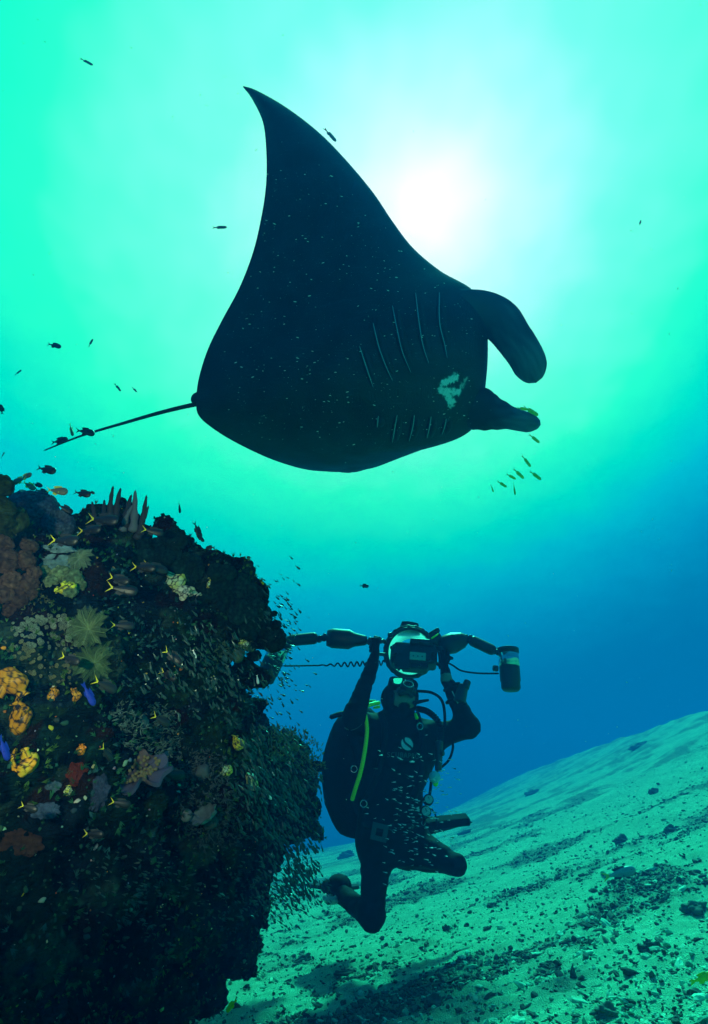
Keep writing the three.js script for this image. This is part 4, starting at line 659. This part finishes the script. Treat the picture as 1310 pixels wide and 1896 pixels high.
// ---------------------------------------------------------------- camera rig held overhead
{
  const C = D(765, 1207, 0.02), rig = thing('underwater_camera', 'black underwater camera housing with dome port and two strobe arms held overhead by the diver', 'camera', C), q = (x, y, dz = 0) => D(x, y, 0.02 + dz).sub(C);
  const RX = V(1, -0.1, 0.05).normalize(), RU = V(0.1, 1, -0.25).normalize(), HOU = std(0.01, 0.012, 0.015, 0.5), GRN = std(0.3, 0.42, 0.34, 0.55);
  mesh('housing', [box(q(768, 1215, 0.0), 0.27, 0.13, 0.12, RX, RU, 0.022), box(q(752, 1216, 0.0), 0.2, 0.14, 0.1, RX, RU, 0.03), box(q(779, 1194, 0.02), 0.14, 0.04, 0.1, RX, RU, 0.016), box(q(745, 1225, 0.055), 0.1, 0.1, 0.03, RX, RU, 0.012), box(q(768, 1235, 0.02), 0.16, 0.05, 0.08, RX, RU, 0.015)], HOU, rig);
  // dome port on the far side, tilted up: ring, glass, shade petals
  const pc = q(758, 1207, -0.1), ax = V(-0.1, 0.36, -0.93).normalize(), tor = (r, t, f) => new THREE.TorusGeometry(r, t, 12, 64).applyQuaternion(new THREE.Quaternion().setFromUnitVectors(V(0, 0, 1), ax)).translate(...pc.clone().addScaledVector(ax, f).toArray());
  const gearRing = displace(tor(0.158, 0.014, 0), v => { const w = v.clone().sub(pc), a = Math.atan2(w.y, w.x); w.multiplyScalar(1 + 0.012 * Math.sign(Math.sin(a * 40))); v.copy(pc).add(w); });
  mesh('port_ring', [gearRing, tor(0.15, 0.01, -0.02)], HOU, rig);
  const dome = new THREE.SphereGeometry(0.15, 40, 20, 0, 6.2832, 0, 1.35); dome.applyQuaternion(quatFrom(ax)); dome.translate(...pc.clone().addScaledVector(ax, -0.02).toArray());
  mesh('dome_port', dome, new THREE.MeshPhysicalMaterial({ color: 0xffffff, roughness: 0.02, transmission: 1, thickness: 0, ior: 1.5, side: THREE.DoubleSide }), rig);
  const petal = (x0, x1, y0, y1, dz) => { const sh = new THREE.Shape(), w = (x1 - x0) * PXD / 2, h = (y1 - y0) * PXD; sh.moveTo(-w * 1.25, 0); sh.lineTo(-w * 0.85, h); sh.quadraticCurveTo(0, h * 1.12, w * 0.85, h * 0.92); sh.lineTo(w * 1.05, 0); sh.closePath(); const g = new THREE.ExtrudeGeometry(sh, { depth: 0.008, bevelEnabled: true, bevelSize: 0.003, bevelThickness: 0.003, bevelSegments: 2 }); g.rotateZ(-0.08); g.translate(...q((x0 + x1) / 2, y1, dz).toArray()); return g; };
  mesh('shade_petal', petal(739, 777, 1150, 1172, -0.07), HOU, rig);
  const lens = [cyl(pc.clone().addScaledVector(ax, -0.06), pc.clone().addScaledVector(ax, 0.05), 0.05, 0.045)]; mesh('lens_barrel', lens, BLK, rig);
  const rim = new THREE.LatheGeometry([[0.084, -0.012], [0.1, 0.004], [0.122, 0.01], [0.144, 0.004]].map(([r, h]) => new THREE.Vector2(r, h)), 64); rim.applyQuaternion(quatFrom(ax)); rim.translate(...pc.clone().addScaledVector(ax, -0.015).toArray());
  mesh('added_glint_ring', rim, new THREE.MeshPhysicalMaterial({ color: rgb(0.85, 0.95, 0.9), transmission: 0.6, roughness: 1, thickness: 0, side: THREE.DoubleSide }), rig);  // translucent ring added to imitate bright sky reflected in the dome
  mesh('label_plate', box(q(773, 1215, 0.075), 0.098, 0.052, 0.004, RX, RU, 0.002), GRN, rig);
  mesh('screw', [-0.027, 0, 0.027].map(s => { const c = q(773, 1215, 0.078).addScaledVector(RX, s); return cyl(c, c.clone().add(V(0, 0.001, 0.003)), 0.004); }), BLK, rig);
  mesh('button', [[728, 1213], [730, 1228], [738, 1240], [757, 1231], [776, 1233], [795, 1222], [800, 1210], [724, 1200]].map(([x, y]) => { const c = q(x, y, 0.07); return cyl(c, c.clone().add(V(0, 0.003, 0.016)), 0.0085); }), SATIN, rig);
  mesh('back_window', box(q(736, 1205, 0.07), 0.05, 0.04, 0.004, RX, RU, 0.002), std(0.015, 0.02, 0.02, 0.1), rig);
  mesh('dial', [cyl(q(706, 1191, 0.04), q(704, 1184, 0.05), 0.02), cyl(q(722, 1180, 0.03), q(722, 1172, 0.03), 0.016)], SATIN, rig);
  for (const [a, b, c] of [[[700, 1178], [697, 1216], [716, 1190]], [[815, 1196], [818, 1240], [800, 1200]]]) { const h = mesh('handle', [tube([q(a[0], a[1], 0.05), q((a[0] + b[0]) / 2 - 1, (a[1] + b[1]) / 2, 0.05), q(b[0], b[1], 0.05)], s => 0.017 + 0.003 * Math.sin(s * 9), 0, 20, 12), tube([q(a[0], a[1] + 5, 0.05), q(c[0], c[1], 0.02)], 0.014, 0.014, 8), tube([q(b[0], b[1] - 5, 0.05), q(c[0], c[1] + 22, 0.02)], 0.011, 0.011, 8)], HOU, rig); }
  mesh('trigger', tube([q(800, 1212, 0.06), q(808, 1206, 0.09), q(815, 1208, 0.1)], 0.007, 0.005, 10), SATIN, rig);
  const clamp2 = (x, y, dz, r = 0.022) => { const c = q(x, y, dz); return mesh('ball_clamp', [displace(sph(3), v => v.multiplyScalar(r)).translate(c.x, c.y, c.z), cyl(c.clone().add(V(-0.004, -r * 1.1, 0.01)), c.clone().add(V(0.004, r * 1.1, 0.01)), 0.011), box(c.clone().add(V(0, 0, 0.014)), r * 2.4, r * 1.1, 0.012, V(1, 0.15, 0), V(0, 1, 0), 0.003)].map(g => { g.deleteAttribute('uv'); return g; }), SATIN, rig); };
  // left arm: clamp, faceted float, clamp, float arm, strobe
  clamp2(684, 1188, 0); clamp2(694, 1184, 0.0, 0.018);
  mesh('float', lathe(q(679, 1186), q(605, 1181), [[0, 0], [0.026, 0], [0.032, 0.05], [0.045, 0.3], [0.064, 0.45], [0.064, 0.86], [0.05, 1], [0, 1]], 8).toNonIndexed(), HOU, rig);
  clamp2(600, 1181, 0); clamp2(591, 1184, 0, 0.02);
  mesh('arm', lathe(q(588, 1181), q(526, 1187, 0.03), [[0, 0], [0.018, 0], [0.034, 0.06], [0.038, 0.12], [0.036, 0.8], [0.026, 0.92], [0.018, 1], [0, 1]], 20), HOU, rig);
  clamp2(523, 1189, 0.04);
  const strobe = (a, b, r, label) => {
    const s = new THREE.Group(); s.name = 'strobe'; s.userData.label = label; rig.add(s); const dir = b.clone().sub(a);
    mesh('strobe_body', lathe(a.clone().lerp(b, 0.44), b, [[0, 0], [r * 0.98, 0], [r, 0.06], [r, 0.6], [r * 0.93, 0.64], [r * 0.93, 0.9], [r * 0.75, 1], [0, 1]], 32), HOU, s);
    mesh('clear_sleeve', lathe(a.clone().lerp(b, 0.1), a.clone().lerp(b, 0.44), [[0, 0], [r * 1.02, 0], [r * 1.02, 1], [0, 1]], 32), std(0.55, 0.6, 0.6, 0.12, { metalness: 0.9 }), s);
    mesh('front_ring', lathe(a, a.clone().lerp(b, 0.12), [[0, 0.1], [r * 0.88, 0.1], [r * 0.92, 0], [r * 1.06, 0.1], [r * 1.06, 1], [0, 1]], 32), HOU, s);
    mesh('window', lathe(a.clone().lerp(b, 0.005), a.clone().lerp(b, 0.03), [[0, 0], [r * 0.86, 0.2], [r * 0.86, 1], [0, 1]], 32), std(0.6, 0.62, 0.6, 0.08), s);
    return s;
  };
  strobe(q(522, 1188, 0.06), q(488, 1262, 0.02), 0.062, 'left strobe tilted down beside the reef');
  const sR = strobe(q(940, 1200, 0.05), q(946, 1279, 0.05), 0.061, 'right strobe hanging upright at the end of its arm');
  mesh('knob', cyl(q(922, 1238, 0.08), q(912, 1237, 0.08), 0.018), HOU, sR);
  // right arm
  mesh('focus_light', [cyl(q(800, 1195, 0.0), q(806, 1172, 0.0), 0.045, 0.04), box(q(803, 1172, 0.0), 0.075, 0.03, 0.06, V(1, 0.6, 0), V(-0.6, 1, 0), 0.01)].map(g => { g.deleteAttribute('uv'); return g; }), HOU, rig);
  mesh('yellow_band', tube([q(797, 1183, 0.06), q(805, 1178, 0.065), q(812, 1173, 0.05)], 0.005, 0.005, 10), LIME, rig);
  mesh('float', lathe(q(812, 1198, 0), q(864, 1183, 0), [[0, 0], [0.03, 0.02], [0.06, 0.2], [0.066, 0.5], [0.05, 0.85], [0.03, 1], [0, 1]], 10), HOU, rig);
  clamp2(862, 1183, 0); clamp2(870, 1184, 0);
  mesh('arm', lathe(q(869, 1184), q(918, 1207, 0.03), [[0, 0], [0.02, 0], [0.032, 0.08], [0.034, 0.15], [0.034, 0.8], [0.03, 0.9], [0.018, 1], [0, 1]], 20), HOU, rig);
  clamp2(922, 1207, 0.04);
  mesh('cord', tube([q(818, 1222, 0.06), q(838, 1232, 0.06), q(852, 1241, 0.05), q(880, 1246, 0.05), q(924, 1247, 0.06)], 0.0055, 0.0055, 50, 7), BLK, rig);
  const coil = []; for (let i = 0; i <= 260; i++) { const s = i / 260, a = s * 13 * 6.283, x = lerp(524, 712, Math.pow(s, 0.62)), w = sstep(0.12, 0.5, s); coil.push(q(x, 1233 - 6 * s + 4.2 * w * Math.sin(a), 0.05 + 0.014 * w * Math.cos(a))); }
  mesh('coiled_cord', tube(coil, 0.005, 0.005, 420, 6), BLK, rig);
}

// ---------------------------------------------------------------- fish
const fishMat = {
  dark: std(0.012, 0.014, 0.014, 0.45), tealgrey: std(0.12, 0.16, 0.16, 0.45), yellow: std(0.75, 0.7, 0.02, 0.5), fin: std(0.02, 0.024, 0.022, 0.6, { side: THREE.DoubleSide }), yfin: std(0.8, 0.72, 0.02, 0.5, { side: THREE.DoubleSide }), eye: std(0.01, 0.01, 0.01, 0.1), silver: std(0.6, 0.66, 0.66, 0.28, { metalness: 0.75 }), blue: std(0.006, 0.03, 0.42, 0.6), bfin: std(0.006, 0.03, 0.38, 0.5, { side: THREE.DoubleSide }), tan: std(0.16, 0.15, 0.1, 0.5),
};
function bodyGeo(h, w, seg = 18, rad = 12, nose = 0.55) {                // unit long, nose at +x
  const pos = [], idx = [];
  for (let i = 0; i <= seg; i++) { const t = i / seg, x = 0.42 - t * 0.78, k = Math.pow(Math.sin(Math.PI * Math.pow(t * 0.95 + 0.01, nose)), 0.8) * (1 - 0.12 * t) + 0.1 * t; for (let j = 0; j <= rad; j++) { const a = j / rad * 6.2832; pos.push(x, Math.sin(a) * h * k / 2, Math.cos(a) * w * k / 2 * (1 - 0.35 * t)); } }
  for (let i = 0; i < seg; i++) for (let j = 0; j < rad; j++) { const a = i * (rad + 1) + j, b = a + rad + 1; idx.push(a, a + 1, b, a + 1, b + 1, b); }
  const g = new THREE.BufferGeometry(); g.setAttribute('position', new THREE.Float32BufferAttribute(pos, 3)); g.setIndex(idx); g.computeVertexNormals(); return g;
}
function finGeo(pts, th = 0.008) { const s = new THREE.Shape(pts.map(([x, y]) => new THREE.Vector2(x, y))); const g = new THREE.ExtrudeGeometry(s, { depth: th, bevelEnabled: false }); g.translate(0, 0, -th / 2); g.deleteAttribute('uv'); return g; }
function makeFish(h, w, bm, fm, tm, fork = 0.1, tail = 0.17) {
  const g = new THREE.Group();
  mesh('body', bodyGeo(h, w), bm, g);
  mesh('tail_fin', finGeo([[-0.32, 0.025], [-0.4, 0.05], [-0.58, tail], [-0.56 + fork, 0], [-0.58, -tail], [-0.4, -0.05], [-0.32, -0.025]]), tm, g);
  mesh('dorsal_fin', finGeo([[0.16, h * 0.42], [0.1, h * 0.62], [-0.12, h * 0.6], [-0.26, h * 0.5], [-0.2, h * 0.28]]), fm, g);
  mesh('anal_fin', finGeo([[0.0, -h * 0.4], [-0.1, -h * 0.6], [-0.26, -h * 0.45], [-0.22, -h * 0.2]]), fm, g);
  for (const s of [-1, 1]) { mesh('eye', displace(sph(1), v => v.multiplyScalar(0.022)).translate(0.3, h * 0.1, s * w * 0.3), fishMat.eye, g); mesh('side_fin', finGeo([[0.16, 0.0], [0.02, -0.03], [0.0, -0.1], [0.1, -0.07]], 0.005).rotateY(s * 0.5).translate(0, -0.02, s * w * 0.42), fm, g); }
  return g;
}
const PROTO = { damsel: makeFish(0.42, 0.2, fishMat.dark, fishMat.fin, fishMat.fin), slim: makeFish(0.24, 0.14, fishMat.tealgrey, fishMat.fin, fishMat.fin, 0.1, 0.11), yellowtail: makeFish(0.36, 0.18, fishMat.dark, fishMat.fin, fishMat.yfin, 0.15, 0.19), pilot: makeFish(0.25, 0.15, fishMat.yellow, fishMat.yfin, fishMat.yfin, 0.12, 0.1), wrasse: makeFish(0.28, 0.15, fishMat.yellow, fishMat.yfin, fishMat.yfin, 0.05, 0.1), blue: makeFish(0.28, 0.16, fishMat.blue, fishMat.bfin, fishMat.bfin, 0.04, 0.09), fusilier: makeFish(0.26, 0.15, std(0.2, 0.42, 0.38, 0.4), fishMat.fin, fishMat.yfin, 0.12, 0.13), gold: makeFish(0.42, 0.2, fishMat.tan, fishMat.yfin, fishMat.yfin, 0.12, 0.18) };
function placeFish(kind, name, label, cat, px, py, depth, len, ang, yaw = 0, group) {
  const o = PROTO[kind].clone(), a = ang * Math.PI / 180, y = yaw * Math.PI / 180; o.name = numbered(name); scene.add(o);
  const r = V(1, 0, 0), u = V(0, CP, SP), f = ray(px, py).normalize(), X = r.clone().multiplyScalar(Math.cos(a) * Math.cos(y)).addScaledVector(u, Math.sin(a) * Math.cos(y)).addScaledVector(f, Math.sin(y)).normalize();
  const Z = X.clone().cross(V(0, 1, 0).addScaledVector(u, 0.3)); if (Z.lengthSq() < 0.05) Z.set(0.3, 0, 1); Z.normalize(); const Y = Z.clone().cross(X).normalize();
  o.quaternion.setFromRotationMatrix(new THREE.Matrix4().makeBasis(X, Y, Z)); o.position.copy(at(px, py, depth)); o.scale.setScalar(len * depth / F / Math.max(0.35, Math.cos(y)));
  return tag(o, label, cat, group);
}
for (const [px, py, dp, len, ang, yaw, label, kind = 'damsel'] of [
  [161, 115, 4.5, 25, -28, 10, 'lone dark fish high in the water at the top left corner', 'slim'], [612, 251, 4.5, 34, -48, 0, 'slender teal fish beside the leading edge of the manta wing', 'slim'], [408, 421, 4.6, 27, 2, 0, 'slender teal fish left of the manta wing in pale water', 'slim'], [102, 640, 4, 24, -12, 10, 'dark fish in open water at left, level with the manta body'], [168, 634, 4.2, 17, 62, 20, 'small fish swimming steeply upward right of a dark fish', 'slim'], [34, 689, 4.2, 15, 38, 10, 'small slim fish near the left edge above the manta tail', 'slim'], [218, 718, 4.2, 18, -50, 10, 'small slim fish diving above the manta tail', 'slim'], [249, 722, 4.8, 13, -45, 0, 'faint distant fish just right of the diving slim fish', 'slim'], [1185, 412, 4.8, 10, 80, 0, 'tiny faint fish far off at the right'], [675, 1085, 4.5, 17, -4, 0, 'single small dark fish in blue water above the diver'],
  [132, 797, 3.2, 22, -75, 25, 'dark fish just above the end of the manta tail', 'gold'], [160, 800, 3.1, 28, -10, 35, 'plump dark fish overlapping the manta tail'], [112, 816, 3.2, 32, 12, 0, 'dark fish lying along the lower end of the manta tail'], [88, 870, 2.6, 36, -12, 0, 'grey fish with lighter back over the blue sponges'], [34, 890, 2.4, 30, 200, 20, 'green tinted fish close to the upper left coral', 'gold'], [48, 882, 2.7, 26, 25, 0, 'pale green fish behind the left coral', 'gold'], [55, 900, 2.4, 26, -32, 10, 'dark fish with yellowish tail over the large barrel sponge', 'gold'], [70, 898, 2.6, 20, -15, 0, 'small grey fish beside the yellowish tailed fish'], [78, 911, 2.4, 26, -18, 0, 'dark oval fish just above the large barrel sponge'], [108, 909, 2.3, 36, -6, 15, 'brown fish with yellow tail above the gap between sponges', 'gold'], [154, 914, 2.4, 32, -10, 0, 'dark fork tailed fish left of the spiky finger sponge'], [122, 943, 2.35, 28, -30, 25, 'dark fish hiding behind the small round sponge'], [170, 912, 2.4, 12, -20, 0, 'very small dark fish right of the fork tailed fish'],
  [332, 941, 2.6, 20, -82, 30, 'dark fish hanging nose down above the reef crest'], [311, 971, 2.5, 24, -52, 20, 'dark fish diving to the reef crest'], [293, 966, 2.5, 20, -100, 20, 'dark fish nose down beside the finger sponge'], [366, 984, 2.5, 34, -68, 15, 'dark spiny finned fish diving over the right crest'], [372, 998, 2.5, 16, -40, 20, 'small dark fish under the spiny finned one'], [388, 1014, 2.5, 18, 185, 10, 'small dark fish swimming left over the reef crest'], [460, 1032, 2.8, 10, 170, 0, 'tiny dark fish over the right shoulder of the reef'], [5, 842, 2.6, 14, 60, 0, 'slim fish at the left edge above the coral', 'slim'], [2, 757, 2.6, 20, 100, 10, 'dark blue fish cut by the left edge']]) placeFish(kind, kind === 'slim' ? 'slim_fish' : 'dark_damselfish', label, 'fish', px, py, dp, len, ang, yaw);
for (const [px, py, len, ang, label] of [[170, 966, 58, -8, 'beneath the finger sponge, highest on the reef face'], [148, 984, 48, -8, 'just left of the crest shadow'], [98, 1003, 56, -6, 'below the small round blue sponge'], [250, 1055, 44, -12, 'left one of a close pair on the upper reef'], [272, 1055, 44, -8, 'right one of a close pair on the upper reef'], [205, 1075, 40, -6, 'above another one in the dark upper reef'], [207, 1098, 54, -16, 'right of the pale green lumpy coral'], [210, 1161, 46, -8, 'right of the first green feather star'], [300, 1230, 52, -35, 'tilted down in the dark middle of the reef'], [296, 1262, 40, -40, 'under the tilted one in mid reef'], [175, 1275, 52, -12, 'right of the bright blue fish'], [112, 1226, 46, -14, 'among the scattered pale lumps'], [283, 1340, 40, -18, 'over the broad blue grey soft coral'], [182, 1411, 40, -60, 'left of the lilac rimmed plate coral'], [300, 1437, 44, -10, 'at the right end of the plate coral'], [208, 1492, 40, -14, 'below the plate coral'], [160, 1549, 36, -16, 'low in the dark reef'], [38, 1502, 40, -20, 'lowest at the left edge'], [268, 990, 40, -20, 'near the crest right of the finger sponge']]) {
  const h = hitOr(px + len * 0.35, py + 4), dp = Math.max(1.1, h.t - 0.14); placeFish('yellowtail', 'yellowtail_fish', `dark fish with yellow forked tail ${label}`, 'fish', px + len * 0.42, py - Math.sin(ang * Math.PI / 180) * -len * 0.42, dp, len * rr(0.85, 1.12), ang + rr(-14, 14), rr(-20, 32), 'yellow tailed fish over the reef');
}
for (const [px, py, len, ang, label] of [[990, 813, 26, -38, 'closest below the tip of the lower head fin'], [975, 855, 28, -52, 'slim, alone above the lower group'], [992, 881, 28, -36, 'broadest, rightmost of the group'], [961, 878, 28, -42, 'in the middle of the group'], [947, 883, 21, -28, 'small, left of the middle one'], [930, 897, 22, -32, 'at the left of the group'], [952, 906, 25, -82, 'nearly vertical under the group'], [911, 905, 16, -70, 'smallest and farthest left'], [984, 762, 34, -30, 'hugging the top of the lower head fin'], [968, 757, 22, -10, 'thin, at the back of the lower head fin']])
  placeFish('pilot', 'yellow_pilot_fish', `small yellow green fish, ${label}`, 'fish', px, py, 3.6, len, ang, 10, 'yellow fish following the manta');
placeFish('wrasse', 'yellow_wrasse', 'bright yellow fish over dark sand at the bottom of the picture', 'fish', 427, 1863, 1.25, 34, -130, 15);
placeFish('wrasse', 'yellow_wrasse', 'yellow fish cut by the right edge above pale sand', 'fish', 1303, 1810, 1.5, 50, 20, 10);
placeFish('fusilier', 'fusilier_fish', 'pale fish with a yellow tail gliding over the right slope', 'fish', 1150, 1616, 3.4, 64, 14, 0);
for (const [px, py, len, ang, label] of [[165, 1288, 48, -62, 'bright royal blue fish below the feather star'], [8, 1388, 50, -70, 'bright royal blue fish at the left edge between the golden sea squirts']]) placeFish('blue', 'blue_fish', label, 'fish', px, py, hitOr(px, py).t - 0.13, len, ang, 10);
// glassfish school
{
  reseed(90); const g = merge([bodyGeo(0.3, 0.16, 10, 7), finGeo([[-0.32, 0.02], [-0.5, 0.12], [-0.44, 0], [-0.5, -0.12], [-0.32, -0.02]])]);
  const gm = new THREE.MeshStandardMaterial({ color: rgb(0.035, 0.085, 0.075), roughness: 0.3, metalness: 0.2 }), gs = new THREE.MeshStandardMaterial({ color: rgb(0.75, 0.8, 0.78), roughness: 0.4, metalness: 0 });  // gs: pale colour put in for strobe glints; gm: the dark fish
  const zones = [[[455, 590], [1340, 1600], [2.5, 2.75], -62, 430, 1], [[500, 600], [1555, 1680], [2.5, 2.9], -60, 240, 1], [[470, 575], [1045, 1345], [2.7, 3.2], -40, 200, 0.7], [[690, 850], [1370, 1640], [2.9, 3.2], -8, 230, 0.55], [[250, 510], [1140, 1345], [1.9, 2.2], -60, 260, 1], [[430, 620], [1600, 1720], [2.6, 3.1], -45, 240, 0.7], [[90, 520], [1560, 1760], [1.7, 2.2], -15, 180, 0.7], [[430, 500], [1330, 1540], [2.3, 2.5], -60, 120, 1]];
  const list = [];
  for (const [X, Y, dd, ang, n, sc] of zones) for (let i = 0; i < n; i++) {
    const a = rnd() + rnd() + rnd(), b = rnd() + rnd(), px = lerp(X[0], X[1], a / 3 * 1.3 - 0.15), py = lerp(Y[0], Y[1], b / 2 * 1.1 - 0.05); let dp = rr(...dd);
    const h = reefHit(px, py); if (h && h.t < dp + 0.1) dp = h.t - rr(0.05, 0.25); if (dp < 1) continue;
    const L = rr(9, 19) * sc * dp / F, an = (ang + rr(-24, 24)) * Math.PI / 180, yw = rr(-0.5, 0.5), f = ray(px, py).normalize();
    const Xv = V(Math.cos(an) * Math.cos(yw), 0, 0).addScaledVector(V(0, CP, SP), Math.sin(an) * Math.cos(yw)).addScaledVector(f, Math.sin(yw)).normalize(), Z = Xv.clone().cross(V(0.1, 1, 0.2)).normalize(), Yv = Z.clone().cross(Xv);
    if (X[0] === 690 || rnd() < 0.2) { const ro = rr(0.6, 1.4) * (Z.dot(f) < 0 ? 1 : -1), z0 = Z.clone(); Z.multiplyScalar(Math.cos(ro)).addScaledVector(Yv, Math.sin(ro)); Yv.multiplyScalar(Math.cos(ro)).addScaledVector(z0, -Math.sin(ro)); }
    list.push({ p: at(px, py, dp), q: new THREE.Quaternion().setFromRotationMatrix(new THREE.Matrix4().makeBasis(Xv, Yv, Z)), s: V(L, L * rr(0.8, 1.1), L * rr(0.8, 1.3)), zone: X[0], big: L / dp * (X[0] === 690 ? 5 : 1), gl: rnd() < (X[0] === 690 ? 0.8 : 0.07) });
  }
  list.sort((a, b) => b.big - a.big);
  list.slice(0, 300).forEach(e => { const m = mesh('glassfish', g, e.gl ? gs : gm); m.position.copy(e.p); m.quaternion.copy(e.q); m.scale.copy(e.s); const [lab, grp] = e.zone === 690 ? ['tiny glassfish coloured pale for their glints before the dark torso and legs of the diver', 'glassfish before the diver'] : e.zone === 500 || e.zone === 430 && e.gl ? ['tiny glassfish hanging below the right reef ledge over pale sand', 'glassfish below the ledge'] : e.zone === 470 ? ['tiny dark glassfish in blue water just right of the reef', 'glassfish in blue water beside the reef'] : e.zone === 455 ? ['tiny glassfish crowding the right ledge of the reef', 'glassfish on the right ledge'] : ['tiny dim glassfish against the dark reef face', 'glassfish against the reef face']; tag(m, lab, 'fish', grp); });
  instances('glassfish_school', g, gm, list.slice(300), 'dense school of tiny glassfish between the reef and the diver', 'fish school');
}
// drifting particles and bubbles
{
  reseed(123); const snow = [], bub = [];
  for (let i = 0; i < 700; i++) { const px = rr(-20, 1330), py = rr(-20, 1500), dp = 0.7 + 2.9 * Math.sqrt(rnd()), s = (0.25 + 0.6 * rnd() ** 4) * dp / F; snow.push({ p: at(px, py, dp), q: randQ(), s: V(s * rr(1, 2.6), s * 0.8, s) }); }
  const inside = (x, y) => { const e = [[500, 250], [590, 300], [720, 440], [880, 570], [890, 780], [610, 850], [420, 790], [400, 660], [480, 500]]; let c = false; for (let i = 0, j = 8; i < 9; j = i++) if ((e[i][1] > y) !== (e[j][1] > y) && x < (e[j][0] - e[i][0]) * (y - e[i][1]) / (e[j][1] - e[i][1]) + e[i][0]) c = !c; return c; };
  for (let i = 0; i < 1600; i++) { const px = rr(370, 900), py = rr(250, 860); if (!inside(px, py)) continue; const dp = 0.9 + 2.4 * Math.sqrt(rnd()), s = (0.2 + 0.9 * rnd() ** 5) * dp / F; snow.push({ p: at(px, py, dp), q: new THREE.Quaternion().setFromEuler(new THREE.Euler(0, rr(-0.4, 0.4), rr(-0.2, 0.2))), s: V(s * rr(1.2, 3.2), s * 0.7, s * 0.8) }); }
  instances('drifting_particles', sph(1), std(0.8, 0.85, 0.8, 0.8), snow, 'fine pale particles drifting in the water', 'particles');
  for (let i = 0; i < 150; i++) { const c = rnd(), px = c < 0.35 ? rr(10, 110) : c < 0.7 ? rr(250, 370) : rr(360, 520), py = c < 0.35 ? rr(690, 790) : c < 0.7 ? rr(745, 830) : rr(840, 960), dp = rr(2.4, 3.6), s = rr(0.5, 1.7) * dp / F; bub.push({ p: at(px, py, dp), s: V(s, s * 0.75, s) }); }
  instances('air_bubbles', sph(2), new THREE.MeshPhysicalMaterial({ color: 0xffffff, roughness: 0.02, transmission: 1, thickness: 0, ior: 1.33 }), bub, 'small air bubbles rising beside the manta tail', 'bubbles');
}

renderer.render(scene, camera);
